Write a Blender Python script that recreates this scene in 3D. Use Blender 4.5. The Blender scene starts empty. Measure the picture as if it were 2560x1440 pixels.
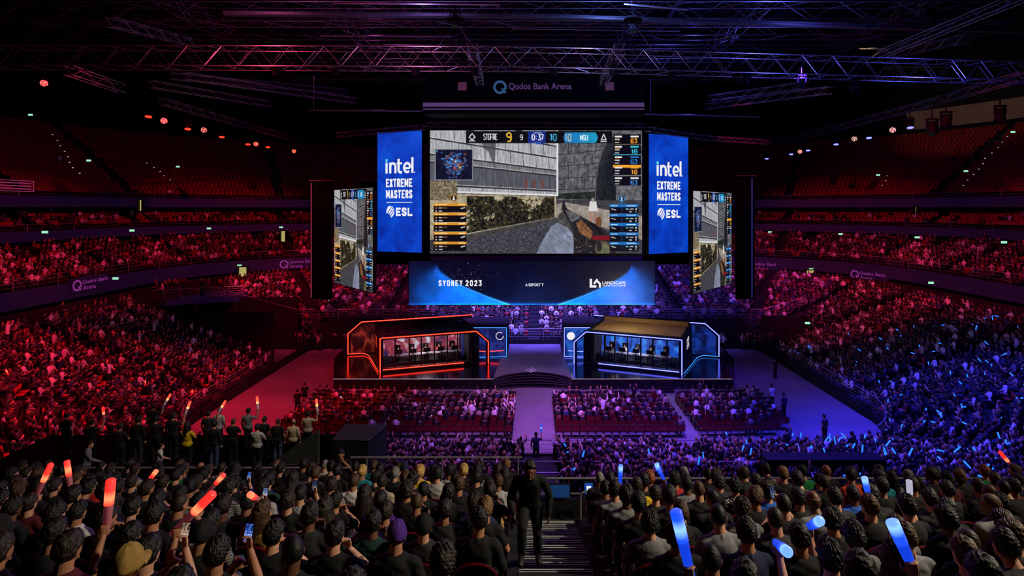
import bpy, bmesh, math, random
import numpy as np
from mathutils import Vector, Matrix, Euler
SC = bpy.context.scene; COL = SC.collection; RN = random.Random(11); PI = math.pi

# ---------------------------------------------------------------- camera (on the stairs of the end stand, 14.4 m above the arena floor, looking straight down the hall)
F, VX, VY, CZ = 1400., 1335., 520., 14.4
cam = bpy.data.objects.new('camera', bpy.data.cameras.new('camera')); COL.objects.link(cam); SC.camera = cam
cam.location = (0, 0, CZ); cam.rotation_euler = (PI/2, 0, 0)
cam.data.sensor_width = 36; cam.data.lens = F/2560*36; cam.data.shift_x = -(VX-1280)/2560; cam.data.shift_y = -(720-VY)/2560
cam.data.clip_end = 400; cam.data.clip_start = .1
def P(x, y, Y):
    """arena point seen at photo pixel (x, y) at distance Y down the hall"""
    return Vector(((x-VX)*Y/F, Y, CZ-(y-VY)*Y/F))

# ---------------------------------------------------------------- world, view
w = bpy.data.worlds.new('world'); SC.world = w; w.use_nodes = True
w.node_tree.nodes['Background'].inputs[0].default_value = (.5, .35, .7, 1); w.node_tree.nodes['Background'].inputs[1].default_value = .0012
vs = SC.view_settings; vs.view_transform = 'Standard'; vs.look = 'None'; vs.gamma = 1; vs.use_curve_mapping = False; vs.exposure = 0.0
try:
    SC.cycles.max_bounces = 5; SC.cycles.diffuse_bounces = 2; SC.cycles.glossy_bounces = 3; SC.cycles.transparent_max_bounces = 8
    SC.cycles.caustics_reflective = False; SC.cycles.caustics_refractive = False; SC.cycles.sample_clamp_indirect = 2; SC.cycles.use_denoising = True
except Exception: pass

# ---------------------------------------------------------------- lights: the show lamps on the rig, the house lights over the end stand, an added lamp for the bulkhead
RED, PINK, VIO, BLUE, WARM, MAG = (1, .008, .035), (1, .025, .10), (.42, .28, 1), (.025, .028, 1), (1, .86, .66), (.75, .05, .55)
RIG_L = [(110, 208), (372, 280), (410, 302), (470, 312), (510, 325), (555, 333), (620, 352), (640, 360), (670, 360), (735, 378)]
RIG_R = [(2275, 308), (2232, 325), (2172, 335), (2136, 347), (2090, 352), (2020, 368), (2000, 379), (1978, 378), (1917, 390)]
def rig_pos(px, py, X):
    Y = abs(X)*F/abs(px-VX); return Vector((X, Y, CZ-(py-VY)*Y/F))
LAMPS = []   # (name, position, target, colour, watts, cone degrees)
for i, (px, py) in enumerate(RIG_L):
    p = rig_pos(px, py, -28.6); LAMPS.append(('rig', p, (-33, p.y*.72+2, 2.5), RED, 15000, 66))
for i, (px, py) in enumerate(RIG_R):
    p = rig_pos(px, py, 31); LAMPS.append(('rig', p, (33, p.y*.55+6, 2), BLUE, 40000, 68))
LAMPS += [
    ('wash', (-24, 34, 22), (-27, 33, 2), RED, 24000, 75), ('wash', (-22, 26, 21), (-24, 24, 3), RED, 9000, 80),
    ('wash', (-18, 40, 24), (-44, 52, 8), RED, 15000, 45), ('wash', (-14, 50, 26), (-37, 70, 8), RED, 17000, 48), ('wash', (-20, 30, 26), (-47, 40, 8), RED, 10000, 50),
    ('wash', (18, 40, 24), (44, 52, 8), RED, 14500, 45), ('wash', (14, 50, 26), (37, 70, 8), PINK, 16000, 48), ('wash', (20, 34, 26), (47, 42, 8), RED, 9000, 50),
    ('wash', (12, 38, 24), (33, 57, 4), RED, 24000, 36),
    ('wash', (-24, 46, 23), (-25, 63, 5), PINK, 22000, 50), ('wash', (-13, 54, 22), (-14, 64, 4), (.8, .05, .35), 14000, 60), ('wash', (24, 46, 23), (25, 64, 5), (.5, .04, .5), 18000, 45), ('wash', (15, 54, 22), (14, 64, 4), (.13, .07, 1), 26000, 65),
    ('wash', (-3, 52.5, 21), (-3, 62, 2.5), (.20, .13, 1), 62000, 62), ('wash', (4, 52.5, 21), (4, 62, 2.5), (.18, .11, 1), 62000, 62),
    ('wash', (-13, 30, 22), (-17, 43, 0), RED, 26000, 46), ('wash', (-15, 44, 22), (-19, 50, 0), RED, 2500, 60), ('wash', (15, 44, 22), (20, 49, 0), (.30, .03, .8), 1800, 60),
    ('wash', (-2, 29, 22), (-2, 39, 0), (.64, .17, .75), 22000, 40), ('wash', (5, 29, 22), (6, 38.5, 0), (.34, .09, 1), 27000, 44), ('wash', (14, 29, 22), (15.5, 39, 0), (.10, .035, 1), 32000, 48),
    ('wash', (0, 38, 22), (0, 50, .8), (.46, .34, 1), 7000, 24),
    ('wash', (1, 27, 21), (1, 29, 1), (.36, .10, 1), 16000, 75), ('wash', (12, 27, 21), (13, 27, 2), (.05, .025, 1), 31000, 78),
    ('wash', (22, 33, 21), (24, 31, 2), (.03, .025, 1), 39000, 75),
    ('house', (13, 6.5, 22), (-3, 7.5, 9), WARM, 7600, 56), ('house', (19, 7, 21), (6, 8, 9), WARM, 5000, 48), ('house', (-2, 15, 24), (-10, 20.5, 6), WARM, 5200, 32),
    ('house', (36, 62, 32), (66, 80, 27.6), (1, .7, .45), 2600, 50),  # no house light: warm lamp added to brighten the beige bulkhead
    ('top', (-20, 45, 29), (-52, 60, 19), RED, 700, 80), ('top', (20, 45, 29), (52, 60, 19), RED, 600, 80),
]
def add_lamp(i, kind, pos, tgt, col, W, deg):
    l = bpy.data.lights.new('lamp', 'SPOT'); l.energy = W; l.color = col; l.spot_size = math.radians(deg); l.spot_blend = .7
    l.shadow_soft_size = .12 if kind != 'house' else .3
    o = bpy.data.objects.new('lamp', l); COL.objects.link(o); o.location = pos
    o.rotation_euler = (Vector(tgt)-Vector(pos)).to_track_quat('-Z', 'Y').to_euler()
for i, a in enumerate(LAMPS): add_lamp(i, *a)
def point_light(p, col, W, r=.2):
    l = bpy.data.lights.new('lamp', 'POINT'); l.energy = W; l.color = col; l.shadow_soft_size = r
    o = bpy.data.objects.new('lamp', l); COL.objects.link(o); o.location = p
# ---------------------------------------------------------------- mesh helpers
class MB:
    def __init__(self): self.v = []; self.f = []
    def add(self, vs, fs):
        b = len(self.v); self.v += [tuple(q) for q in vs]; self.f += [tuple(b+i for i in f) for f in fs]
    def box(self, c, s, M=None):
        x, y, z = (k/2 for k in s); c = Vector(c)
        vs = [Vector((i*x, j*y, k*z)) for i in (-1, 1) for j in (-1, 1) for k in (-1, 1)]
        vs = [(M @ q if M is not None else q)+c for q in vs]
        self.add(vs, [(0, 1, 3, 2), (4, 6, 7, 5), (0, 4, 5, 1), (2, 3, 7, 6), (0, 2, 6, 4), (1, 5, 7, 3)]); return self
    def span(self, a, b): # box between two corners
        a = Vector(a); b = Vector(b); return self.box((a+b)/2, [abs(q) for q in (b-a)])
    def tube(self, p0, p1, r, n=6):
        p0 = Vector(p0); p1 = Vector(p1); d = p1-p0
        if d.length < 1e-6: return self
        q = d.normalized().to_track_quat('Z', 'Y'); u = q @ Vector((1, 0, 0)); w = q @ Vector((0, 1, 0))
        vs = [p+(u*math.cos(2*math.pi*i/n)+w*math.sin(2*math.pi*i/n))*r for p in (p0, p1) for i in range(n)]
        fs = [(i, (i+1) % n, n+(i+1) % n, n+i) for i in range(n)]+[tuple(range(n-1, -1, -1)), tuple(range(n, 2*n))]
        self.add(vs, fs); return self
    def path(self, pts, r, n=6):
        for a, b in zip(pts[:-1], pts[1:]): self.tube(a, b, r, n)
        return self
    def tubepath(self, pts, rads, n=12, flat=None):
        pts = [Vector(p) for p in pts]; vs = []; u = None; m = len(pts)
        for i, p in enumerate(pts):
            d = (pts[min(i+1, m-1)]-pts[max(i-1, 0)]).normalized()
            if flat: u = Vector(flat[0])
            elif u is None: u = d.orthogonal()
            u = (u-d*u.dot(d)).normalized(); w = d.cross(u)
            for k in range(n):
                t = 2*math.pi*k/n; vs.append(p+(u*math.cos(t)*(flat[1] if flat else 1)+w*math.sin(t))*rads[i])
        fs = [(r*n+k, r*n+(k+1) % n, (r+1)*n+(k+1) % n, (r+1)*n+k) for r in range(m-1) for k in range(n)]
        fs += [tuple(range(n-1, -1, -1)), tuple((m-1)*n+k for k in range(n))]
        self.add(vs, fs); return self
    def grid(self, vs, rows, cols, wrap=False):
        fs = []
        for r in range(rows-1):
            for c in range(cols if wrap else cols-1):
                c2 = (c+1) % cols; fs.append((r*cols+c, r*cols+c2, (r+1)*cols+c2, (r+1)*cols+c))
        if wrap: fs += [tuple(range(cols-1, -1, -1)), tuple((rows-1)*cols+c for c in range(cols))]
        self.add(vs, fs); return self
    def ellipsoid(self, c, r, M=None, rot=0, nu=12, nv=8):
        E = Matrix.Rotation(rot, 3, 'Z'); vs = []
        for j in range(nv+1):
            th = math.pi*j/nv
            for i in range(nu):
                ph = 2*math.pi*i/nu
                p = E @ Vector((r[0]*math.sin(th)*math.cos(ph), r[1]*math.sin(th)*math.sin(ph), r[2]*math.cos(th)))+Vector(c)
                vs.append(M @ p if M is not None else p)
        self.grid(vs, nv+1, nu, wrap=True); return self
    def prism(self, poly, a, b, M=None):
        """2-D polygon (x, z) extruded along y from a to b"""
        n = len(poly); vs = [Vector((x, y, z)) for y in (a, b) for x, z in poly]
        if M is not None: vs = [M @ q for q in vs]
        self.add(vs, [tuple(range(n)), tuple(range(2*n-1, n-1, -1))]+[(i, i+n, (i+1) % n+n, (i+1) % n) for i in range(n)]); return self
    def quad(self, *q): self.add(q, [tuple(range(len(q)))]); return self
    def mesh(self, name):
        me = bpy.data.meshes.new(name); me.from_pydata(self.v, [], self.f); me.update()
        bm = bmesh.new(); bm.from_mesh(me); bmesh.ops.recalc_face_normals(bm, faces=bm.faces); bm.to_mesh(me); bm.free()
        return me
    def build(self, name, m, parent=None, smooth=False):
        me = self.mesh(name)
        if smooth: me.polygons.foreach_set('use_smooth', [True]*len(me.polygons))
        return obj(name, me, m, parent)

def obj(name, me, m, parent=None, M=None):
    o = bpy.data.objects.new(name, me); COL.objects.link(o)
    if m is not None:
        if len(me.materials) == 0: me.materials.append(m)
        if me.materials[0] is not m: o.material_slots[0].link = 'OBJECT'; o.material_slots[0].material = m
    if parent is not None: o.parent = parent
    if M is not None: o.matrix_local = M
    return o

def tag(o, label=None, cat=None, group=None, kind=None):
    for k, q in (('label', label), ('category', cat), ('group', group), ('kind', kind)):
        if q: o[k] = q
    return o

def thing(name, label, cat, loc=(0, 0, 0), rz=0., group=None, scale=1.):
    o = bpy.data.objects.new(name, None); COL.objects.link(o); o.empty_display_size = .1
    o.location = loc; o.rotation_euler = (0, 0, rz); o.scale = (scale,)*3
    return tag(o, label, cat, group)

# ---------------------------------------------------------------- materials
def lin(c):
    """sRGB 0-255 -> linear"""
    return tuple(((k/255)/12.92 if k/255 <= .04045 else ((k/255+.055)/1.055)**2.4) for k in c)
MATS = {}
def mat(name, col, rough=.7, metal=0., noise=.12, scale=9., bump=0., emit=None, strength=0., spec=.4, sample=True, **kw):
    if name in MATS: return MATS[name]
    m = bpy.data.materials.new(name); m.use_nodes = True; nt = m.node_tree; N = nt.nodes; L = nt.links
    b = N['Principled BSDF']; c = lin(col)
    b.inputs['Roughness'].default_value = rough; b.inputs['Metallic'].default_value = metal; b.inputs['Specular IOR Level'].default_value = spec
    b.inputs['Base Color'].default_value = (*c, 1)
    if noise or bump:
        tc = N.new('ShaderNodeTexCoord'); nz = N.new('ShaderNodeTexNoise'); nz.inputs['Scale'].default_value = scale; nz.inputs['Detail'].default_value = 4
        L.new(tc.outputs['Object'], nz.inputs['Vector'])
        if noise:
            rp = N.new('ShaderNodeValToRGB'); e = rp.color_ramp.elements
            e[0].position = .3; e[1].position = .7
            e[0].color = (*[k*(1-noise) for k in c], 1); e[1].color = (*[min(1, k*(1+noise)) for k in c], 1)
            L.new(nz.outputs['Fac'], rp.inputs['Fac']); L.new(rp.outputs['Color'], b.inputs['Base Color'])
        if bump:
            bp = N.new('ShaderNodeBump'); bp.inputs['Strength'].default_value = bump; bp.inputs['Distance'].default_value = .02
            L.new(nz.outputs['Fac'], bp.inputs['Height']); L.new(bp.outputs['Normal'], b.inputs['Normal'])
    if emit is not None:
        b.inputs['Emission Color'].default_value = (*emit, 1); b.inputs['Emission Strength'].default_value = strength
        if not sample: m.cycles.emission_sampling = 'NONE'
    MATS[name] = m; return m
def glow(name, rgb, strength=1., sample=True):
    return mat(name, (20, 20, 20), .4, 0, noise=0, emit=rgb, strength=strength, sample=sample)
def attr_mat(name, emission=False, rough=.8):
    m = bpy.data.materials.new(name); m.use_nodes = True; nt = m.node_tree; b = nt.nodes['Principled BSDF']
    a = nt.nodes.new('ShaderNodeAttribute'); a.attribute_name = 'Col'
    b.inputs['Roughness'].default_value = rough
    if emission:
        b.inputs['Base Color'].default_value = (.01, .01, .01, 1); nt.links.new(a.outputs['Color'], b.inputs['Emission Color']); b.inputs['Emission Strength'].default_value = 1.0
        m.cycles.emission_sampling = 'NONE'
    else: nt.links.new(a.outputs['Color'], b.inputs['Base Color'])
    return m
# ---------------------------------------------------------------- what the LED walls show, painted pixel by pixel into the LED grid
class Paint:
    def __init__(self, x0, y0, x1, y1, s): # photo-pixel box, samples per photo pixel
        self.o = (x0, y0); self.s = s; self.W = int(round((x1-x0)*s)); self.H = int(round((y1-y0)*s))
        self.a = np.zeros((self.H, self.W, 3)); yy, xx = np.mgrid[0:self.H, 0:self.W]
        self.X = (xx+.5)/s+x0; self.Y = (yy+.5)/s+y0
    def poly(self, pts, col, k=1.):
        xs = [p[0] for p in pts]; ys = [p[1] for p in pts]; s = self.s
        i0 = max(0, int((min(xs)-self.o[0])*s)-1); i1 = min(self.W, int((max(xs)-self.o[0])*s)+2); j0 = max(0, int((min(ys)-self.o[1])*s)-1); j1 = min(self.H, int((max(ys)-self.o[1])*s)+2)
        if i1 <= i0 or j1 <= j0: return
        X = self.X[j0:j1, i0:i1]; Y = self.Y[j0:j1, i0:i1]; m = np.zeros(X.shape, bool); n = len(pts)
        for a in range(n):
            (xa, ya), (xb, yb) = pts[a], pts[(a+1) % n]
            if ya == yb: continue
            m ^= ((ya > Y) != (yb > Y)) & (X < (xb-xa)*(Y-ya)/(yb-ya)+xa)
        self.put(m, (j0, j1, i0, i1), col, k)
    def put(self, m, box, col, k=1.):
        j0, j1, i0, i1 = box; t = self.a[j0:j1, i0:i1]
        c = col(self.X[j0:j1, i0:i1], self.Y[j0:j1, i0:i1])[m] if callable(col) else np.array(col, float)
        t[m] = t[m]*(1-k)+c*k
    def rect(self, x0, y0, x1, y1, col, k=1.): self.poly([(x0, y0), (x1, y0), (x1, y1), (x0, y1)], col, k)
    def line(self, x0, y0, x1, y1, w, col, k=1.):
        d = math.hypot(x1-x0, y1-y0) or 1; nx, ny = -(y1-y0)/d*w/2, (x1-x0)/d*w/2
        self.poly([(x0+nx, y0+ny), (x1+nx, y1+ny), (x1-nx, y1-ny), (x0-nx, y0-ny)], col, k)
    def disc(self, x, y, r, col, ry=None): self.poly([(x+r*math.cos(t*PI/12), y+(ry or r)*math.sin(t*PI/12)) for t in range(24)], col)
    def text(self, s, x, y, h, col, w=None, wt=.17):
        """stroke lettering, top-left at x, y"""
        w = w or h*.62
        for ch in s:
            for st in GLYPH.get(ch, '').split(';'):
                if not st: continue
                p = [tuple(float(q) for q in k.split(',')) for k in st.split()]
                for (a, b), (c, d) in zip(p[:-1], p[1:]): self.line(x+a/4*w*.8, y+h-b/6*h, x+c/4*w*.8, y+h-d/6*h, h*wt, col)
            x += w
GLYPH = {'A': '0,0 2,6 4,0;.8,2 3.2,2', 'B': '0,0 0,6 3,6 4,5 3,3 0,3;3,3 4,1.5 3,0 0,0', 'C': '4,5 3,6 1,6 0,5 0,1 1,0 3,0 4,1', 'D': '0,0 0,6 3,6 4,4.5 4,1.5 3,0 0,0', 'E': '4,6 0,6 0,0 4,0;0,3 3,3', 'F': '0,0 0,6 4,6;0,3 3,3',
 'G': '4,5 3,6 1,6 0,5 0,1 1,0 3,0 4,1 4,3 2,3', 'H': '0,0 0,6;4,0 4,6;0,3 4,3', 'I': '2,0 2,6', 'K': '0,0 0,6;4,6 0,3 4,0', 'L': '0,6 0,0 4,0', 'M': '0,0 0,6 2,1.6 4,6 4,0', 'N': '0,0 0,6 4,0 4,6', 'O': '0,1 0,5 1,6 3,6 4,5 4,1 3,0 1,0 0,1',
 'P': '0,0 0,6 3,6 4,5 4,4 3,3 0,3', 'R': '0,0 0,6 3,6 4,5 4,4 3,3 0,3;2,3 4,0', 'S': '4,5 3,6 1,6 0,5 0,4 4,2 4,1 3,0 1,0 0,1', 'T': '0,6 4,6;2,6 2,0', 'U': '0,6 0,1 1,0 3,0 4,1 4,6', 'V': '0,6 2,0 4,6', 'X': '0,0 4,6;0,6 4,0', 'Y': '0,6 2,3 4,6;2,3 2,0',
 '0': '0,1 0,5 1,6 3,6 4,5 4,1 3,0 1,0 0,1', '1': '1,5 2.4,6 2.4,0', '2': '0,5 1,6 3,6 4,5 4,4 0,0 4,0', '3': '0,6 4,6 2,3.5 4,2.5 4,1 3,0 0,.5', '7': '0,6 4,6 1.5,0', '9': '4,3 1,3 0,4 0,5 1,6 3,6 4,5 4,1 3,0 .5,0', '6': '4,5 3,6 1,6 0,5 0,1 1,0 3,0 4,1 4,2 3,3 0,3', '8': '1,3 0,4 0,5 1,6 3,6 4,5 4,4 3,3 1,3 0,2 0,1 1,0 3,0 4,1 4,2 3,3', ':': '2,1 2,1.6;2,4 2,4.6'}
def vnoise(X, Y, sx, sy, seed):
    rs = np.random.RandomState(seed); G = rs.rand(64, 64)
    x = X/sx; y = Y/sy; i = np.floor(x).astype(int); j = np.floor(y).astype(int); fx = x-i; fy = y-j; fx = fx*fx*(3-2*fx); fy = fy*fy*(3-2*fy)
    g = lambda a, b: G[b % 64, a % 64]
    return (g(i, j)*(1-fx)+g(i+1, j)*fx)*(1-fy)+(g(i, j+1)*(1-fx)+g(i+1, j+1)*fx)*fy
def fbm(X, Y, s, seed): return (vnoise(X, Y, s, s, seed)*.5+vnoise(X, Y, s/2.1, s/2.1, seed+1)*.28+vnoise(X, Y, s/4.3, s/4.3, seed+2)*.22)
def tex(base, amp, s, seed, sy=None):
    def f(X, Y):
        n = (vnoise(X, Y, s, sy or s, seed)*.55+vnoise(X, Y, s/2.3, (sy or s)/2.3, seed+5)*.45)-.5
        return np.array(base, float)*(1+amp*2*n)[..., None]
    return f

def paint_game():
    p = Paint(1075, 326, 1605, 634, 1.7)
    p.rect(1075, 326, 1606, 635, tex((60, 60, 62), .3, 6, 1))
    # ground and path
    p.poly([(1075, 605), (1390, 546), (1606, 560), (1606, 635), (1075, 635)], tex((62, 63, 70), .55, 3, 2))
    p.poly([(1383, 512), (1410, 505), (1606, 540), (1606, 600), (1480, 560), (1390, 545)], tex((150, 140, 130), .25, 9, 3))
    # stone wall with blocks and arch
    p.poly([(1393, 326), (1606, 326), (1606, 500), (1393, 500)], tex((92, 93, 96), .45, 7, 4))
    for y in (352, 381, 410, 440, 468): p.line(1393, y+6, 1535, y-12+(y-352)*.12, 1.6, (34, 35, 38))
    for k, x in enumerate((1412, 1437, 1462, 1481)):
        for j in range(5): p.line(x+(j % 2)*9, 330+j*28, x+(j % 2)*9-1, 358+j*28, 1.4, (38, 39, 42))
    p.poly([(1393, 484), (1540, 476), (1540, 502), (1393, 496)], tex((34, 42, 34), .6, 5, 9))
    arch = [(1488, 500), (1490, 450), (1496, 410), (1508, 372), (1524, 346), (1540, 335), (1540, 500)]
    p.poly(arch, tex((38, 39, 42), .4, 5, 6)); p.poly([(1501, 500), (1503, 452), (1509, 415), (1521, 383), (1540, 362), (1540, 500)], tex((26, 30, 30), .5, 7, 7))
    for a, b in zip(arch[:-2], arch[1:-1]): p.line(*a, *b, 2.4, (84, 84, 86))
    # planked wall
    yR = [326, 345, 366, 396, 427, 440, 478, 489]; sl = [.20, .19, .18, .16, .13, .11, .05, .02]
    ln = lambda i, x: yR[i]-sl[i]*(1393-x)
    p.poly([(1075, 326), (1393, 326), (1393, 490), (1075, 478)], tex((150, 151, 156), .2, 5, 11))
    for i in range(7):
        base = (168, 169, 174) if i != 5 else (82, 84, 92)
        if i == 4: base = (120, 121, 124)
        p.poly([(1075, ln(i, 1075)), (1393, ln(i, 1393)), (1393, ln(i+1, 1393)), (1075, ln(i+1, 1075))], tex(base, .26, 2.2, 20+i, 20))
    for i in range(7):
        p.line(1075, ln(i+1, 1075), 1393, ln(i+1, 1393), 3.4, (44, 44, 46)); p.line(1075, ln(i+1, 1075)-3.5, 1393, ln(i+1, 1393)-3, 1.2, (205, 205, 206))
        for k in range(9):
            x = 1130+k*32+(i*13) % 22; p.line(x, ln(i, x), x+2, ln(i+1, x+2), 1.5, (70, 70, 72))
    p.poly([(1198, 340), (1240, 345), (1236, 420), (1222, 380), (1210, 372)], (66, 66, 70), .75)
    for x in (1312, 1332, 1352): p.rect(x, 448, x+6, 470, (150, 40, 30), .55)
    p.rect(1391, 326, 1395.5, 490, (225, 226, 230)); p.line(1140, 480, 1393, 488, 5, (215, 214, 214)); p.line(1140, 485, 1393, 493, 3, (70, 68, 66))
    # plaster band with bushes, kerb
    p.poly([(1075, 482), (1390, 492), (1390, 545), (1165, 586), (1075, 600)], tex((168, 155, 128), .25, 10, 31))
    p.poly([(1075, 452), (1142, 452), (1142, 500), (1075, 500)], tex((120, 108, 84), .6, 4, 32))
    rs = random.Random(5)
    def leafy(X, Y):
        n = fbm(X, Y, 5, 71); b = fbm(X, Y, 26, 77)+.25*np.clip((Y-505)/60, -.4, .6); base = tex((168, 155, 128), .25, 10, 31)(X, Y)
        leaf = np.where((n > .58)[..., None], np.array((66, 60, 36.)), np.where((n > .48)[..., None], np.array((40, 40, 25.)), np.array((17, 18, 14.))))
        return np.where(((b+.5*(n-.5)) > .47)[..., None], leaf, base)
    p.poly([(1167, 490), (1386, 493), (1386, 543), (1167, 583)], leafy)
    for k in range(300):
        x = rs.uniform(1168, 1382); y = rs.gauss(530, 18); r = rs.uniform(.8, 2.4)
        if 488 < y < 588-(x-1168)*.2: p.disc(x, y, r, rs.choice([(30, 31, 20), (40, 38, 24), (20, 21, 16), (58, 52, 30), (14, 15, 12), (18, 19, 14)]), r*.7)
    p.poly([(1165, 586), (1390, 543), (1392, 551), (1165, 600)], tex((66, 64, 62), .4, 5, 35)); p.line(1165, 586, 1390, 543, 1.6, (128, 124, 118))
    for k in range(260):
        x = rs.uniform(1168, 1400); y = rs.uniform(560, 633)
        if y > 600-(x-1168)*.22: p.disc(x, y, rs.uniform(.5, 1.5), rs.choice([(150, 148, 146), (110, 110, 112), (28, 28, 32)]), .7)
    # figure on the path
    p.poly([(1474, 503), (1490, 503), (1494, 528), (1471, 528)], (214, 212, 210)); p.disc(1482, 499.5, 4.4, (150, 140, 132), 5.5)
    p.rect(1473, 528, 1480, 556, (168, 128, 112)); p.rect(1483, 528, 1490, 552, (160, 120, 104))
    p.poly([(1490, 545), (1500, 540), (1505, 556), (1500, 572), (1487, 566)], (112, 68, 42))
    # sleeve, glove and weapon in the foreground
    p.poly([(1340, 635), (1356, 602), (1377, 566), (1392, 557), (1414, 562), (1432, 586), (1437, 635)], tex((126, 132, 152), .22, 16, 40))
    for q in ((1380, 578, 1424, 612), (1368, 596, 1390, 634), (1400, 566, 1428, 600)): p.line(*q, 1.6, (88, 94, 114))
    p.poly([(1393, 556), (1397, 536), (1408, 526), (1424, 545), (1430, 572), (1412, 566)], tex((74, 72, 70), .4, 6, 41))
    p.poly([(1404, 522), (1407, 502), (1411, 502), (1413, 514), (1418, 522), (1440, 534), (1480, 556), (1528, 586), (1540, 600), (1540, 635), (1434, 635), (1434, 580), (1420, 552)], tex((34, 33, 34), .5, 5, 42))
    p.poly([(1412, 524), (1440, 532), (1452, 545), (1428, 556)], tex((88, 88, 90), .4, 3, 43)); p.poly([(1440, 558), (1452, 548), (1482, 580), (1476, 600), (1448, 580)], tex((126, 84, 52), .45, 6, 44))
    p.poly([(1468, 552), (1488, 560), (1512, 588), (1500, 586)], (20, 19, 20)); p.poly([(1478, 590), (1524, 588), (1524, 600), (1482, 600)], (120, 18, 26))
    p.disc(1507, 622, 20, tex((88, 70, 58), .3, 8, 45)); p.disc(1510, 624, 14, tex((100, 104, 76), .2, 8, 46)); p.disc(1498, 617, 6, (36, 33, 32), 12)
    for k in range(40): p.disc(rs.uniform(1436, 1478), rs.uniform(596, 632), rs.uniform(.8, 2.2), rs.choice([(120, 112, 104), (64, 58, 54), (14, 13, 13)]))
    # match bar
    p.rect(1165, 328, 1530, 358, (12, 12, 16))
    p.poly([(1180, 332), (1189, 342), (1180, 352), (1171, 342)], (210, 205, 200)); p.poly([(1180, 336), (1185, 342), (1180, 348), (1175, 342)], (18, 18, 22)); p.rect(1172, 350, 1188, 353, (180, 176, 170))
    p.text('STGFRE', 1209, 335, 14, (226, 222, 222), 5.8, .14); p.line(1208, 334, 1242, 334, 1, (200, 196, 196))
    p.text('9', 1267, 332, 21, (240, 190, 62), 13); p.text('9', 1300, 337, 12, (205, 205, 210), 8)
    p.rect(1320, 328, 1364, 358, (22, 44, 128)); p.text('0:37', 1330, 336, 14, (235, 236, 240), 7.4); p.rect(1333, 330.5, 1354, 333, (150, 160, 200)); p.rect(1334, 354, 1353, 355.5, (150, 160, 200))
    p.text('10', 1374, 335, 16, (70, 176, 224), 9)
    p.poly([(1412, 331), (1489, 331), (1495, 344), (1489, 357), (1412, 357), (1408, 344)], lambda X, Y: np.stack([30+0*X, 112+(X-1408)*.5, 190+0*X], -1)); p.text('10', 1411, 335, 17, (224, 216, 168), 9, .12); p.text('NSU', 1451, 338, 12, (214, 236, 250), 6.4, .2)
    p.poly([(1509, 333), (1517, 350), (1501, 350)], (215, 215, 218)); p.poly([(1509, 338), (1513, 348), (1505, 348)], (16, 16, 20)); p.rect(1501, 352, 1517, 355, (196, 196, 200)); p.rect(1340, 358, 1352, 361, (40, 110, 210))
    # radar
    p.rect(1087, 372, 1182, 450, (150, 156, 166)); p.rect(1088.5, 373.5, 1180.5, 448.5, tex((14, 19, 40), .5, 14, 50))
    for k in range(150):
        x = rs.gauss(1134, 12); y = rs.gauss(408, 17)
        if 1096 < x < 1174 and 380 < y < 444: p.rect(x-rs.uniform(1, 5), y-rs.uniform(1, 3), x+rs.uniform(1, 5), y+rs.uniform(1, 3), rs.choice([(46, 60, 104), (70, 92, 140), (40, 60, 120), (86, 86, 116), (120, 70, 66), (60, 120, 190)]))
    for x, y, c in ((1130, 398, (110, 190, 235)), (1139, 403, (180, 220, 240)), (1146, 413, (220, 110, 50)), (1137, 420, (230, 60, 50)), (1150, 418, (210, 170, 80))): p.disc(x, y, 2.6, c)
    p.disc(1092, 378, 2.5, (60, 130, 170))
    # team panels
    for k in range(5):
        y = 508+k*24; p.rect(1084, y, 1166, y+23, (10, 10, 13)); p.rect(1084, y, 1166, y+6.6, (222, 146, 36)); p.rect(1088, y+2, 1094, y+4.6, (250, 220, 150)); p.rect(1097, y+2, 1118, y+4.6, (245, 206, 130)); p.rect(1146, y+2, 1162, y+4.6, (246, 214, 150))
        p.disc(1090, y+12, 2, (206, 130, 60)); p.rect(1097, y+10.5, 1103+k, y+13.5, (200, 190, 184)); p.rect(1105+k, y+10.5, 1118, y+13.5, (120, 84, 60)); p.rect(1088, y+18, 1092, y+21, (196, 196, 200)); p.rect(1097, y+18, 1105+k % 3, y+21, (190, 190, 196)); p.poly([(1150, y+13), (1162, y+9), (1163, y+12), (1154, y+15)], (196, 192, 190))
        y = 511+k*23.5; p.rect(1524, y, 1596, y+22.5, (9, 10, 14)); p.rect(1524, y, 1596, y+6.6, (26, 110, 190)); p.rect(1527, y+2, 1544, y+4.6, (170, 214, 240)); p.rect(1566, y+2, 1590, y+4.6, (190, 224, 244))
        p.poly([(1528, y+10), (1540, y+13), (1539, y+15), (1528, y+12)], (206, 206, 210)); p.rect(1554, y+8, 1555.5, y+20, (40, 80, 170)); p.rect(1564, y+10.5, 1571, y+13, (120, 190, 200)); p.rect(1574, y+10.5, 1584, y+13, (160, 170, 176)); p.rect(1588, y+9.5, 1592, y+14, (190, 200, 206)); p.rect(1572, y+17, 1580, y+20, (190, 190, 196)); p.rect(1588, y+16.5, 1591, y+20, (190, 200, 206))
    p.disc(1134, 495, 9, (214, 140, 44)); p.disc(1134, 495, 7.4, (22, 18, 14)); p.disc(1134, 492.5, 2.6, (222, 216, 206)); p.poly([(1130, 501), (1132, 495), (1137, 495), (1138, 501)], (222, 216, 206))
    p.poly([(1547, 491), (1561, 491), (1562, 500), (1554, 509), (1546, 500)], (40, 120, 190)); p.poly([(1549, 492.5), (1559, 492.5), (1560, 500), (1554, 506), (1548, 500)], (12, 22, 44)); p.disc(1554, 495.5, 2.6, (200, 220, 236)); p.poly([(1551, 503), (1552, 498), (1557, 498), (1557, 503)], (160, 196, 226))
    # kill feed / economy column
    hues = [(236, 150, 36), (60, 200, 220), (40, 120, 200), (238, 160, 40), (60, 140, 220)]
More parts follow.
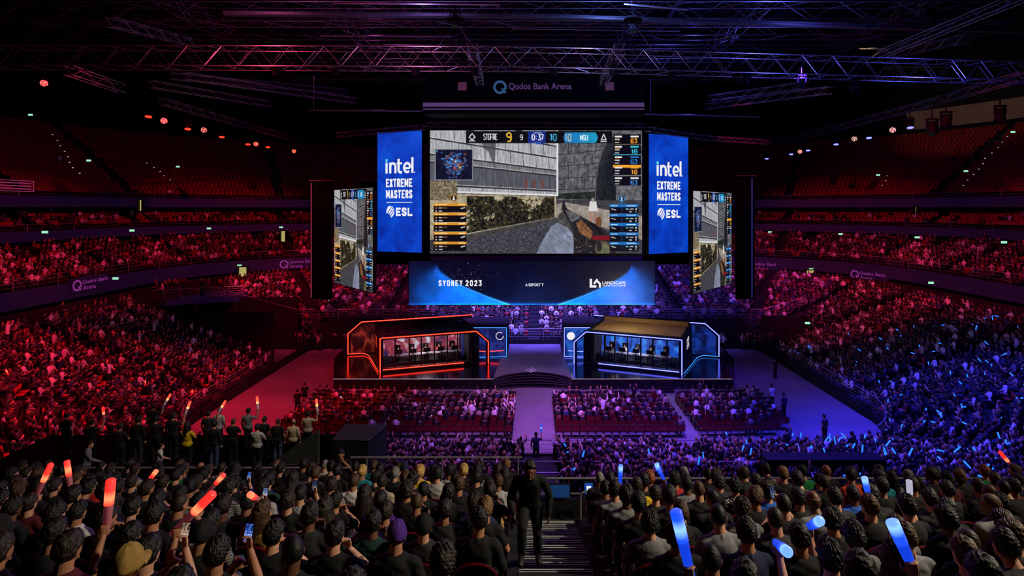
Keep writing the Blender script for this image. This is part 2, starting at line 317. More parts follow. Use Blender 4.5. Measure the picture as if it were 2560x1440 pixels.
    for k in range(5):
        y = 336+k*26; p.rect(1533, y, 1602, y+24, (8, 8, 11))
        if k == 3: p.rect(1532, y-2, 1602, y+5, (236, 160, 40))
        p.rect(1537, y+3, 1555, y+7, (226, 226, 226)); p.rect(1576, y+3, 1597, y+7, (226, 226, 226) if k in (0, 4) else hues[k])
        p.rect(1537, y+11, 1549, y+14, (190, 190, 190)); p.rect(1537, y+18, 1548, y+21, (170, 170, 170)); p.text('18'if k % 2 else '63', 1577, y+11, 10, hues[k], 8.5, .22); p.line(1533, y+24.5, 1602, y+24.5, 1, hues[k] if k < 3 else (190, 190, 190))
        if k < 3: p.rect(1537, y+8.6, 1550, y+9.8, (226, 150, 50))
    return p

def paint_header():
    p = Paint(1022, 653, 1637, 762, 1.0); X, Y = p.X, p.Y
    n = fbm(X, Y, 40, 60); t = (Y-653)/109
    a = np.zeros(X.shape+(3,)); a[:] = (4, 6, 30)
    m = np.clip(1-np.abs(X-1330)/300, 0, 1)
    def wedge(apex, ex, sgn):          # bright planet limb: from the apex down along a curve to the centre bottom
        u = np.clip((X-apex)/(ex-apex), 0, 1); off = np.clip((apex-X)*sgn, 0, 400); edge = 664+98*u**.62+off*.75; d = (Y-edge)/100
        inside = 1/(1+np.exp(-(Y-edge)/(2.2+off*.35))); side = np.clip(1-off/120, 0, 1)
        g = inside*(.22+.78*np.exp(-np.maximum(d, 0)*.85))*side*(.72+.5*n)
        return g
    L = wedge(1093, 1275, 1); Rr = wedge(1578, 1395, -1)
    for g in (L, Rr): a += g[..., None]*np.array((16, 124, 255))*(.62+.75*t)[..., None]
    rim = np.exp(-((Y-(664+98*np.clip((X-1093)/182, 0, 1)**.62))/2.)**2)*(X > 1105)*(X < 1275)*t+np.exp(-((Y-(664+98*np.clip((1578-X)/183, 0, 1)**.62))/2.)**2)*(X < 1566)*(X > 1395)*t
    a += rim[..., None]*np.array((60, 120, 110))
    c = np.exp(-((X-1335)/110)**2)*t; a += c[..., None]*np.array((2, 22, 46)); a += (n-.5)[..., None]*np.array((3, 8, 26))
    p.a = np.clip(a, 0, 255)
    rs = random.Random(9)
    for k in range(170):
        x = rs.gauss(1165, 32); y = rs.gauss(688, 17)
        if 655 < y < 760: p.disc(x, y, rs.uniform(.3, .8), rs.choice([(90, 80, 150), (130, 100, 170), (60, 50, 120), (190, 150, 200)]))
    return p

def led_mesh(name, p, gw, gh):
    """a grid of LED cells facing -Y, unit wide and high, one colour per cell"""
    a = p.a; H, W = a.shape[:2]
    ys = (np.arange(gh+1)*H/gh).astype(int); xs = (np.arange(gw+1)*W/gw).astype(int)
    c = np.add.reduceat(np.add.reduceat(a, ys[:-1], 0), xs[:-1], 1)/((np.diff(ys))[:, None, None]*np.diff(xs)[None, :, None])
    s = c/255.; l = np.where(s <= .04045, s/12.92, ((np.maximum(s, 0)+.055)/1.055)**2.4)
    gx, gz = np.meshgrid(np.linspace(-.5, .5, gw+1), np.linspace(.5, -.5, gh+1)); co = np.stack([gx, 0*gx, gz], -1).reshape(-1, 3)
    i = np.arange(gw)[None, :]; j = np.arange(gh)[:, None]; b = j*(gw+1)+i
    f = np.stack([b, b+gw+1, b+gw+2, b+1], -1).reshape(-1, 4)
    me = fast_mesh(name, co, f.ravel(), np.full(len(f), 4))
    at = me.attributes.new('Col', 'FLOAT_COLOR', 'FACE'); at.data.foreach_set('color', np.concatenate([l.reshape(-1, 3), np.ones((gw*gh, 1))], 1).astype(np.float32).ravel())
    return me
def fast_mesh(name, co, loops, counts, smooth=False):
    me = bpy.data.meshes.new(name); me.vertices.add(len(co)); me.vertices.foreach_set('co', np.asarray(co, np.float32).ravel())
    me.loops.add(len(loops)); me.loops.foreach_set('vertex_index', np.asarray(loops, np.int32))
    me.polygons.add(len(counts)); st = np.concatenate([[0], np.cumsum(counts)[:-1]]).astype(np.int32); me.polygons.foreach_set('loop_start', st)
    try: me.polygons.foreach_set('loop_total', np.asarray(counts, np.int32))
    except Exception: pass
    if smooth: me.polygons.foreach_set('use_smooth', np.ones(len(counts), bool))
    me.update(calc_edges=True); me.validate(); return me

# lettering: text curves turned into thin meshes
def lettering(name, s, h, m, parent, M, bold=0., width=None, depth=.012, space=1.):
    cu = bpy.data.curves.new('t', 'FONT'); cu.body = s; cu.size = 1; cu.offset = bold; cu.extrude = 0; cu.space_character = space; cu.resolution_u = 3
    t = bpy.data.objects.new('t', cu); COL.objects.link(t); dg = bpy.context.evaluated_depsgraph_get()
    me = bpy.data.meshes.new_from_object(t.evaluated_get(dg)); bpy.data.objects.remove(t)
    n = len(me.vertices); co = np.empty(n*3, np.float32); me.vertices.foreach_get('co', co); co = co.reshape(-1, 3)
    lo, hi = co.min(0), co.max(0); k = h/(hi[1]-lo[1]); kx = width/(hi[0]-lo[0]) if width else k
    q = np.zeros_like(co); q[:, 0] = (co[:, 0]-(lo[0]+hi[0])/2)*kx; q[:, 2] = (co[:, 1]-(lo[1]+hi[1])/2)*k; q[:, 1] = -depth
    me.vertices.foreach_set('co', q.ravel()); me.update(); me.name = name; me.materials.clear()
    return obj(name, me, m, parent, M)
# ---------------------------------------------------------------- materials of the place
M_CONC = mat('concrete_dark', (26, 25, 28), .85, noise=.25, scale=1.5, bump=.15)
M_FLOOR = mat('arena_floor', (112, 108, 112), .55, noise=.18, scale=.35, bump=.05)
M_BLACK = mat('matt_black', (8, 8, 9), .85, noise=.2, scale=3)
M_DRAPE = mat('black_drape', (5, 5, 6), 1., noise=.3, scale=6, spec=0.)
M_GLOSS = mat('stage_gloss_black', (14, 13, 18), .14, noise=.15, scale=.8, spec=.9)
M_STEEL = mat('truss_aluminium', (150, 150, 155), .38, .85, noise=.1)
M_RAIL = mat('rail_steel', (170, 168, 170), .4, .6, noise=.1)
M_DARKSTEEL = mat('roof_steel', (70, 70, 76), .5, .6, noise=.2)
M_ROOF = mat('roof_lining', (16, 15, 18), .9, noise=.3, scale=.4)
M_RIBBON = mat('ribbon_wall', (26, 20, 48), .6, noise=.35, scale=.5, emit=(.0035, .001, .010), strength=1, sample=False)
M_RED = mat('chair_red_vinyl', (96, 14, 20), .5, noise=.15, bump=.1)
M_SEATRED = mat('seat_red_fabric', (120, 18, 24), .6, noise=.2, bump=.2)
M_SHELL = mat('seat_black_shell', (13, 13, 14), .32, noise=.1)
M_PIPING = mat('seat_red_piping', (92, 8, 20), .35, noise=.1)
M_TAN = mat('tan_plywood', (150, 116, 70), .7, noise=.12, scale=2)
M_BEIGE = mat('beige_wall', (150, 128, 104), .8, noise=.15, scale=1)
M_WHITE = glow('lettering_white', (.86, .85, .9), 1.0)
M_PURPLE = glow('lettering_purple', (.2, .025, .2), 1.0)
M_EXIT = glow('exit_sign_green', (.35, .85, .55), 1.0)
M_DOORLIGHT = glow('lit_corridor', (.42, .36, .12), 1.0)
M_NOSING = mat('nosing_white', (238, 236, 230), .45, noise=.05)

# ---------------------------------------------------------------- plan of the bowl (right half; mirrored for the left)
SEG = []
def plan(seg, t):
    if seg == 'N': return (17*t, 32.3), (0, -1), 0
    if seg == 'C': a = -PI/2+t*PI/2; return (17, 38.3), (math.cos(a), math.sin(a)), 6
    if seg == 'S': return (23, 38.3+17.2*t), (1, 0), 0
    if seg == 'K': a = t*PI/2; return (21, 55.5), (math.cos(a), math.sin(a)), 2
    return (21*(1-t), 57.5), (0, 1), 0
def pos(seg, t, u):
    c, n, r = plan(seg, t); return c[0]+n[0]*(r+u), c[1]+n[1]*(r+u), n
def seglen(seg, u): return {'N': 17, 'C': (6+u)*PI/2, 'S': 17.2, 'K': (2+u)*PI/2, 'B': 21}[seg]
def low_z(seg, t, u):
    if seg == 'N': a = (.1, .30)
    elif seg == 'C': a = (.1+.5*t, .30+.08*t)
    elif seg == 'S': a = (.6, .38)
    elif seg == 'K': a = (.6+2.4*t, .38-.14*t)
    else:
        k = min(1, max(0, (21*(1-t)-7)/3)); a = (.9+2.1*k, .36-.12*k)
    return a[0]+a[1]*u
def mid_z(seg, t, u): return 8.0+.36*(u-16.5)
def club_z(seg, t, u): return 12.2+.42*(u-25.4)
def top_z(seg, t, u): return 15.6+.60*(u-26)
def in_tunnel(x, y, side):
    if side < 0: return -36 < x < -22.5 and 49.6 < y < 57
    return 22.5 < x < 27.6 and 53.4 < y < 57
def samples(segs, step):
    out = []
    for s in segs:
        n = max(2, int(seglen(s, 10)/step)); out += [(s, k/n) for k in range(n)]
    out.append((segs[-1], 1.)); return out
def terrace(name, zf, u0, u1, pitch, segs, wall=True):
    for side in (-1, 1):
        S = samples(segs, 1.6); nrow = int(round((u1-u0)/pitch)); mb = MB()
        for (s, t), (s2, t2) in zip(S[:-1], S[1:]):
            if s != s2: s2t = (s, 1.)
            else: s2t = (s2, t2)
            for k in range(nrow):
                ua, ub = u0+k*pitch, u0+(k+1)*pitch
                za, zb = zf(s, t, ua), zf(*s2t, ua); z1, z2 = zf(s, t, ua-pitch)if k else za-.6, zf(*s2t, ua-pitch)if k else zb-.6
                a = pos(s, t, ua); b = pos(*s2t, ua); c = pos(*s2t, ub); d = pos(s, t, ub)
                if zf is low_z and in_tunnel(side*(a[0]+c[0])/2, (a[1]+c[1])/2, side): continue
                mb.quad((side*a[0], a[1], za), (side*b[0], b[1], zb), (side*c[0], c[1], zb), (side*d[0], d[1], za))
                mb.quad((side*a[0], a[1], z1-.02), (side*b[0], b[1], z2-.02), (side*b[0], b[1], zb), (side*a[0], a[1], za))
        tag(mb.build('floor_'+name+('_left' if side < 0 else '_right'), M_CONC), kind='structure')
terrace('lower_terrace', low_z, 0, 15.8, .85, 'NCSKB'); terrace('middle_terrace', mid_z, 16.5, 25.0, .85, 'SKB')
terrace('club_terrace', club_z, 25.4, 29.0, .9, 'SKB'); terrace('top_terrace', top_z, 26, 42, .85, 'SKB')
def band(name, segs, u, z0, z1, m, kind='structure', du=0., tilt=0.):
    """a wall that follows the bowl at offset u"""
    for side in (-1, 1):
        S = samples(segs, 1.2); mb = MB()
        for (s, t), (s2, t2) in zip(S[:-1], S[1:]):
            if s != s2: s2, t2 = s, 1.
            a = pos(s, t, u); b = pos(s2, t2, u); a2 = pos(s, t, u+.18); b2 = pos(s2, t2, u+.18)
            q = lambda p, z: (side*p[0], p[1], z)
            za0, zb0 = (z0(s, t), z0(s2, t2)) if callable(z0) else (z0, z0); za1, zb1 = (z1(s, t), z1(s2, t2)) if callable(z1) else (z1, z1)
            mb.quad(q(a, za0), q(b, zb0), q(b, zb1), q(a, za1)); mb.quad(q(a, za1), q(b, zb1), q(b2, zb1), q(a2, za1)); mb.quad(q(a2, za1), q(b2, zb1), q(b2, zb0), q(a2, za0)); mb.quad(q(a, za0), q(a2, za0), q(b2, zb0), q(b, zb0))
        tag(mb.build(name+('_left' if side < 0 else '_right'), m), kind=kind)
band('trim_1_ribbon', 'SKB', 16.0, 6.75, 8.1, M_RIBBON); band('trim_2_ribbon', 'SKB', 25.1, 11.2, 12.15, M_RIBBON)
band('trim_3_fascia', 'SKB', 25.9, 14.5, 15.6, M_RIBBON); band('wall_club', 'SKB', 29.3, 12.2, 14.6, M_BLACK); band('wall_upper', 'SKB', 43, 22, 36, M_BLACK)
band('wall_front', 'SKB', -.25, -.05, lambda s, t: low_z(s, t, 0)+.05, M_BLACK); band('wall_lower', 'NC', -.2, -.05, lambda s, t: low_z(s, t, 0)+.1, M_BLACK)
mb = MB()                                              # soffit over the club tier
for side in (-1, 1):
    S = samples('SKB', 1.6)
    for (s, t), (s2, t2) in zip(S[:-1], S[1:]):
        if s != s2: s2, t2 = s, 1.
        a, b, c, d = pos(s, t, 25.9), pos(s2, t2, 25.9), pos(s2, t2, 29.4), pos(s, t, 29.4); mb.quad(*[(side*q[0], q[1], 14.5) for q in (a, b, c, d)])
tag(mb.build('ceiling_club', M_BLACK), kind='structure')
tag(MB().box((0, 40, -.1), (110, 120, .2)).build('floor', M_FLOOR), kind='structure')
tag(MB().box((0, 45, 36.2), (150, 150, .4)).build('ceiling', M_ROOF), kind='structure')
mb = MB(); mb.box((-36.2, 53.3, 2.8), (.3, 7.6, 5.6)); mb.box((-29.5, 49.45, 2.6), (13, .25, 5.2)); mb.box((-30, 57.1, 2.6), (12, .25, 5.4)); tag(mb.build('wall_tunnel_left', M_BLACK), kind='structure')
mb = MB(); mb.box((27.7, 55.2, 1.5), (.3, 3.6, 3.0)); mb.box((25.2, 53.3, .9), (5, .25, 2.2)); mb.box((25.5, 57.1, 1.7), (4.6, .25, 3.4)); tag(mb.build('wall_tunnel_right', M_BLACK), kind='structure')
mb = MB(); q = [pos(s, t, 42.7) for s, t in samples('SK', .8)]; q = [p for p in q if VX+F*p[0]/p[1] > 2255]
for a, b in zip(q[:-1], q[1:]): mb.add([(a[0], a[1], 26.0), (b[0], b[1], 26.0), (b[0], b[1], 28.7), (a[0], a[1], 28.7), (a[0]+.3, a[1], 26.0), (b[0]+.3, b[1], 26.0), (b[0]+.3, b[1], 28.7), (a[0]+.3, a[1], 28.7)], [(0, 1, 2, 3), (7, 6, 5, 4), (3, 2, 6, 7), (0, 4, 5, 1)])
tag(mb.build('wall_bulkhead', M_BEIGE), kind='structure')

# ---------------------------------------------------------------- guard rails
def railing(label, pts, h=1.05, bars=4, step=2., group='guard rails of the stands', r=.022):
    """pts: list of (x, y, z) at the foot"""
    pts = [Vector(p) for p in pts]; root = thing('guard_railing', label, 'railing', pts[0], 0, group); o = pts[0]
    q = [p-o for p in pts]
    MB().path([p+Vector((0, 0, h)) for p in q], r*1.35, 6).build('handrail', M_RAIL, root)
    for k in range(1, bars): MB().path([p+Vector((0, 0, h*k/bars)) for p in q], r*.6, 5).build('bar', M_RAIL, root)
    me = None; d = step
    for a, b in zip(q[:-1], q[1:]):
        L = (b-a).length
        while d <= L:
            if me is None: me = MB().tube((0, 0, 0), (0, 0, h), r, 6).mesh('post')
            obj('post', me, M_RAIL, root, Matrix.Translation(a+(b-a)*(d/L))); d += step
        d -= L
    return root
def rail_pts(side, segs, u, zf, t0=0., t1=1., step=2.):
    S = [(s, t) for s, t in samples(segs, step)]; out = []
    for s, t in S:
        if s == segs[0] and t < t0: continue
        if s == segs[-1] and t > t1: continue
        a = pos(s, t, u); out.append((side*a[0], a[1], zf(s, t, u)))
    return out
railing('steel guard rail along the front of the red-lit stand beside the floor', rail_pts(-1, 'CS', 0, low_z, .25, .64), 1.1, 5)
railing('steel guard rail along the front of the blue-lit stand beside the floor', rail_pts(1, 'CS', 0, low_z, .25, .86), 1.1, 5)
railing('rail in front of the raised stand behind the red booth', [(-24, 57.3, 3.0), (-10.2, 57.3, 3.0)], 1.05, 4)
railing('rail in front of the raised stand behind the blue booth', [(10.2, 57.3, 3.0), (24, 57.3, 3.0)], 1.05, 4)
railing('rail in front of the low seats between the two booths', [(-7, 57.3, .95), (7, 57.3, .95)], 1.1, 4)
railing('long rail between the last floor chairs and the near seats', [(-15, 32.1, .05), (16, 32.1, .05)], 1.05, 4, 2.5)
railing('rail across the middle of the near lower seats', [(-9, 24.4, 2.4), (16, 24.4, 2.4)], .95, 2, 3.)
for side, nm in ((-1, 'red-lit'), (1, 'blue-lit')):
    railing('rail along the front of the middle tier of the %s stand' % nm, rail_pts(side, 'SKB', 16.35, lambda s, t, u: 8.05, 0, .55, 3.), .95, 3, 4.)
    railing('rail along the front of the club tier of the %s stand' % nm, rail_pts(side, 'SKB', 25.2, lambda s, t, u: 12.1, 0, .55, 3.), .7, 2, 5.)
    railing('rail along the front of the empty top tier above the %s stand' % nm, rail_pts(side, 'SKB', 26.0, lambda s, t, u: 15.55, 0, .6, 3.), .6, 2, 5.)
railing('stair rail stepping up beside the dark tunnel', [(-24, 57.0, 3.0), (-36, 57.0, 6.2)], 1.05, 3, 1.3)
railing('stair rail beside the tunnel at the blue end', [(23.4, 57.2, 3.0), (27.6, 57.2, 4.2)], 1.05, 3, 1.3)
bal = thing('balcony', 'balcony deck with spectators above the dark tunnel', 'balcony', (-29.5, 57.2, 5.4))
mb = MB(); mb.add([(0, 0, 0), (-7.4, -3.2, 0), (-9.4, 1.2, 0), (-2, 4.4, 0), (0, 0, -.5), (-7.4, -3.2, -.5), (-9.4, 1.2, -.5), (-2, 4.4, -.5)], [(0, 1, 2, 3), (7, 6, 5, 4), (0, 4, 5, 1), (1, 5, 6, 2), (2, 6, 7, 3), (3, 7, 4, 0)]); mb.build('deck', M_RIBBON, bal)
railing('rail along the edge of the balcony above the tunnel', [(-29.5, 57.2, 5.4), (-36.9, 54.0, 5.4)], 1.05, 5, 1.4)
for x, y in ((-30.2, 56.7), (-33.4, 55.3)): MB().tube((x+29.5, y-57.2, -5.4), (x+29.5, y-57.2, -.5), .12, 10).build('column', M_DARKSTEEL, bal)

# ---------------------------------------------------------------- lit doorways, exit signs, ribbon lettering
def doorway(px, py0, py1, wpx, Y, label, mt=None):
    a = P(px-wpx/2, py0, Y); b = P(px+wpx/2, py1, Y); root = thing('doorway', label, 'doorway', ((a.x+b.x)/2, Y, b.z)); w = b.x-a.x; h = a.z-b.z
    MB().box((0, .3, h/2), (w, .05, h)).build('lit_corridor', mt or M_DOORLIGHT, root); 
    mb = MB(); mb.box((-w/2-.06, .1, h/2), (.12, .4, h+.1)); mb.box((w/2+.06, .1, h/2), (.12, .4, h+.1)); mb.box((0, .1, h+.06), (w+.24, .4, .12)); mb.build('door_frame', M_BLACK, root)
doorway(606, 668, 702, 22, 65.8, 'yellow lit doorway at the end of the balcony above the tunnel'); doorway(2027, 676, 700, 22, 67.5, 'yellow lit doorway in the ribbon wall above the violet crowd')
doorway(350, 500, 527, 9, 64.5, 'small yellow doorway at the back of the club tier over the red stand'); doorway(707, 578, 604, 12, 74, 'yellow doorway among the middle tier seats near the black drape')
doorway(1988, 800, 862, 7, 57.6, 'thin strip of yellow light at the tunnel mouth beside the blue stand')
doorway(2290, 516, 534, 6, 64, 'small dim doorway at the back of the club tier over the blue stand')
EX = [(120, 580, 47), (335, 576, 58), (526, 571, 67), (705, 568, 76), (602, 663, 66.4), (295, 695, 49.5), (28, 740, 42.5), (598, 750, 58.4), (1923, 580, 77), (2098, 585, 68), (2288, 593, 58), (2503, 605, 50), (2025, 672, 68), (2322, 706, 53),
      (227, 402, 63), (448, 417, 76), (651, 428, 88), (374, 325, 84), (82, 288, 64), (1984, 443, 86), (2192, 438, 75), (2410, 428, 66), (2267, 352, 83), (2527, 331, 66), (495, 903, 52), (2015, 806, 56)]
ex_me = MB().box((0, 0, 0), (.46, .1, .2)).mesh('exit_sign')
WH = ['red-side lower stand', 'red-side middle tier', 'red-side dark top tier', 'blue-side lower stand', 'blue-side middle tier', 'blue-side dark top tier']
cnt = {}
def nth(i): return ['first', 'second', 'third', 'fourth', 'fifth', 'sixth', 'seventh', 'eighth', 'ninth', 'tenth', 'eleventh', 'twelfth', 'thirteenth', 'fourteenth', 'fifteenth', 'sixteenth', 'seventeenth', 'eighteenth', 'nineteenth', 'twentieth', 'twenty-first', 'twenty-second', 'twenty-third', 'twenty-fourth', 'twenty-fifth', 'twenty-sixth', 'twenty-seventh', 'twenty-eighth', 'twenty-ninth', 'thirtieth'][min(i, 29)]
for x, y, Y in sorted(EX):
    k = (0 if y > 600 else 1 if y > 500 else 2)+(3 if x > VX else 0); cnt[k] = cnt.get(k, 0)+1
    p = P(x, y, Y); p.y -= .3
    tag(obj('exit_sign', ex_me, M_EXIT, None, Matrix.Translation(p)), 'glowing green exit sign, %s, %s from the left' % (WH[k], nth(cnt[k]-1)), 'exit sign', 'exit signs')
STEP_MAT = glow('step_light', (.6, .7, 1), .8); st_me = MB().box((0, 0, 0), (.12, .06, .06)).mesh('step_light'); rs = random.Random(3)
for (x0, y0, x1, y1, Ya, Yb, n, nm) in ((130, 330, 200, 440, 62, 56, 8, 'first red-side stair'), (270, 330, 430, 455, 82, 70, 12, 'second red-side stair'), (420, 370, 480, 460, 84, 76, 7, 'third red-side stair'), (630, 380, 640, 470, 92, 85, 8, 'fourth red-side stair'), (1985, 390, 1975, 470, 92, 85, 7, 'first blue-side stair'), (2260, 360, 2200, 470, 84, 72, 9, 'second blue-side stair'), (2520, 335, 2400, 470, 68, 58, 10, 'third blue-side stair')):
    for k in range(n):
        t = (k+.5)/n; p = P(x0+(x1-x0)*t+rs.uniform(-5, 5), y0+(y1-y0)*t, Ya+(Yb-Ya)*t-.6)
        tag(obj('step_light', st_me, STEP_MAT, None, Matrix.Translation(p)), 'tiny white step light in the %s of the top tier, %s from above' % (nm, nth(k)), 'step light', 'step lights of the top tier')
def logo_ring(mb, c, r, wd):
    n = 26
    for k in range(n):
        a, b = 2*PI*k/n, 2*PI*(k+1)/n
        if 5.1 < a < 5.6: continue
        mb.quad(*[(c[0]+rr*math.cos(t), -.012, c[1]+rr*math.sin(t)) for rr, t in ((r, a), (r, b), (r-wd, b), (r-wd, a))])
    mb.quad((c[0]+r*.15, -.012, c[1]-r*.25), (c[0]+r*.4, -.012, c[1]-r*.1), (c[0]+r*.95, -.012, c[1]-r*.75), (c[0]+r*.7, -.012, c[1]-r*.95))
def arena_sign(px, py, Y, hpx, label, face=0., two=True, m=None, base=True):
    sg = -1 if px < VX else 1; best = min(((abs(sg*q[0]/q[1]-(px-VX)/F), s, t) for s, t in samples('SKB', .25) for q in (pos(s, t, 15.8),)), key=lambda e: e[0]); q = pos(best[1], best[2], 15.8); Y = q[1]; face = math.atan2(-q[2][0]*sg, q[2][1])
    p = P(px, py, Y); k = Y/F; h = hpx*k; m = m or M_PURPLE
    root = thing('arena_sign', label, 'sign', p, face, 'purple lettering on the ribbon walls')
    if base: MB().box((h*1.05, .12, 0), (h*4.4, .22, h*1.3)).build('backing', M_RIBBON, root)
    mb = MB(); logo_ring(mb, (-h*.55, 0), h*.52, h*.17); mb.build('logo', m, root)
    if two:
        lettering('lettering', 'Qudos Bank', h*.42, m, root, Matrix.Translation((h*1.6, 0, h*.22)), .012, h*3.1); lettering('lettering', 'Arena', h*.40, m, root, Matrix.Translation((h*.85, 0, -h*.30)), .012, h*1.55)
    else: lettering('lettering', 'Qudos Bank Arena', h*.62, m, root, Matrix.Translation((h*2.95, 0, 0)), .015, h*5.0)
    return root
arena_sign(205, 712, 48.2, 27, 'purple arena name on the ribbon wall over the red lower stand', PI/2*.92); arena_sign(722, 660, 71.2, 20, 'purple arena name on the ribbon wall beside the black drape on the red side', .45)
arena_sign(2148, 687, 63, 21, 'purple arena name on the ribbon wall over the red crowd at the blue end', -.9); arena_sign(1876, 664, 72.5, 20, 'purple arena name partly hidden by the drape at the blue end', -.5)
sp = thing('sponsor_board', 'pink outlined sponsor board on the upper fascia over the red stand', 'sign', P(32, 464, 43.5), PI/2)
mb = MB(); mb.box((0, 0, .42), (3.6, .03, .06)); mb.box((0, 0, -.42), (3.6, .03, .06)); mb.box((-1.8, 0, 0), (.06, .03, .9)); mb.box((1.8, 0, 0), (.06, .03, .9)); mb.build('border', glow('pink_print', (.2, .02, .08), 1), sp)
for k in range(3): MB().box((.2, 0, .22-.22*k), (2.8, .03, .09)).build('print', MATS['pink_print'], sp)

# ---------------------------------------------------------------- stage
ZS = .83
stage = thing('stage', 'glossy black stage with curved centre steps and two player booths on it', 'stage', (0, 44.5, 0))
def S_(x, y, z=0): return (x, y-44.5, z)
arcs = []                                             # curved steps cut into the front edge
for k in range(6):
    bulge = 46.35-.29*k; half = 3.15-.02*k
    arcs.append([(-half+2*half*i/24, 44.5+(bulge-44.5)*math.cos((i/24-.5)*PI)**.75 if 0 < i < 24 else 44.5) for i in range(25)])
a0 = arcs[0]; mb = MB()
front = [(-15.95, 44.5)]+[(x-.1, y) for x, y in a0]+[(15.75, 44.5)]
top = [S_(x, y, ZS) for x, y in front]; back = [S_(x*1.0 if abs(x) > 4 else x, 55.9, ZS) for x, y in front]
for i in range(len(front)-1): mb.quad(top[i], top[i+1], back[i+1], back[i])
mb.quad(S_(-15.95, 44.5, ZS), S_(-15.95, 55.9, ZS), S_(-18.6, 55.9, ZS), S_(-18.0, 50.5, ZS), S_(-16.4, 46.2, ZS)); mb.quad(S_(15.75, 44.5, ZS), S_(16.2, 46.2, ZS), S_(17.8, 50.5, ZS), S_(18.4, 55.9, ZS), S_(15.75, 55.9, ZS))
mb.build('deck', M_GLOSS, stage)
mb = MB()
for i in range(25-1): mb.quad(S_(a0[i][0]-.1, a0[i][1], ZS+.004), S_(a0[i+1][0]-.1, a0[i+1][1], ZS+.004), S_((a0[i+1][0]-.1)*.86, 55.8, ZS+.004), S_((a0[i][0]-.1)*.86, 55.8, ZS+.004))
mb.build('deck_lit_centre', mat('lit_centre_grey', (104, 98, 110), .5, noise=.2, scale=.5), stage)  # matt grey overlay added so the centre of the glossy deck looks lit
mb = MB(); mb.span(S_(-15.95, 44.52, 0), S_(-3.2, 44.62, ZS-.01)); mb.span(S_(3.0, 44.52, 0), S_(15.75, 44.62, ZS-.01)); mb.span(S_(-18.4, 55.8, 0), S_(18.3, 55.9, ZS-.01))
for sg in (-1, 1): mb.quad(S_(sg*15.9, 44.5, 0), S_(sg*18, 50.5, 0), S_(sg*18, 50.5, ZS), S_(sg*15.9, 44.5, ZS)); mb.quad(S_(sg*18, 50.5, 0), S_(sg*18.5, 55.9, 0), S_(sg*18.5, 55.9, ZS), S_(sg*18, 50.5, ZS))
mb.build('skirt', M_BLACK, stage)
edge = glow('stage_edge_light', (.55, .34, .5), .8)
MB().span(S_(-15.95, 44.46, ZS-.03), S_(-3.2, 44.5, ZS+.01)).build('edge_strip', edge, stage); MB().span(S_(3.0, 44.46, ZS-.03), S_(15.75, 44.5, ZS+.01)).build('edge_strip', edge, stage)
for k in range(5):
    A = arcs[k]; B = arcs[k+1]; z = ZS-(k+1)*ZS/6; mb = MB()
    for i in range(24):
        q = lambda a, zz: S_(a[0]-.1, a[1], zz)
        mb.quad(q(A[i], z), q(A[i+1], z), q(B[i+1], z), q(B[i], z)); mb.quad(q(A[i], z), q(A[i+1], z), q(A[i+1], z+ZS/6), q(A[i], z+ZS/6))
    if k == 4:
        for i in range(24): mb.quad(q(B[i], z), q(B[i+1], z), q(B[i+1], 0), q(B[i], 0))
    s = mb.build('step', M_GLOSS, stage); mb = MB()
    for i in range(24): mb.quad(*[S_(a[0]-.1, a[1]+d, z+ZS/6+.004) for a, d in ((A[i], .03), (A[i+1], .03), (A[i+1], -.01), (A[i], -.01))])
    mb.build('nosing', mat('step_edge', (120, 108, 120), .5), s)
for x in (-10.6, 10.4):                                # small access steps at the front edge
    mb = MB()
    for k in range(4): mb.box((x, -.15-.22*k, ZS*(4-k)/5/2), (1.1, .22, ZS*(4-k)/5))
    mb.build('access_steps', M_BLACK, stage)
d = MB(); c = P(1328, 923, 46.9)
for k, (r1, r2) in enumerate(((.46, .36), (.2, .0))):
    pts = [(r1, 0), (0, r1*1.1), (-r1, 0), (0, -r1*1.1)]; pi = [(r2, 0), (0, r2*1.1), (-r2, 0), (0, -r2*1.1)]
    for i in range(4):
        j = (i+1) % 4; d.quad(*[(c.x+x, c.y-44.5+y*1.6, ZS+.006) for x, y in (pts[i], pts[j], pi[j], pi[i])])
d.build('floor_logo', mat('logo_paint', (210, 205, 215), .5), stage)
for i, (x, y) in enumerate(((-16.2, 47.2), (-16.9, 48.9), (-17.6, 50.6), (16.0, 47.2), (16.7, 48.9), (17.4, 50.6))):
    t = thing('floor_lamp_unit', 'small black floor lamp beside the stage edge, %s %s' % (nth(i % 3), 'on the red side' if x < 0 else 'on the blue side'), 'stage light', (x, y-.2, 0), 0, 'floor lamps beside the stage'); MB().box((0, 0, .1), (.34, .3, .2)).build('base', M_BLACK, t); MB().tube((0, 0, .2), (.12, 0, .42), .13, 10).build('lamp_head', M_BLACK, t)

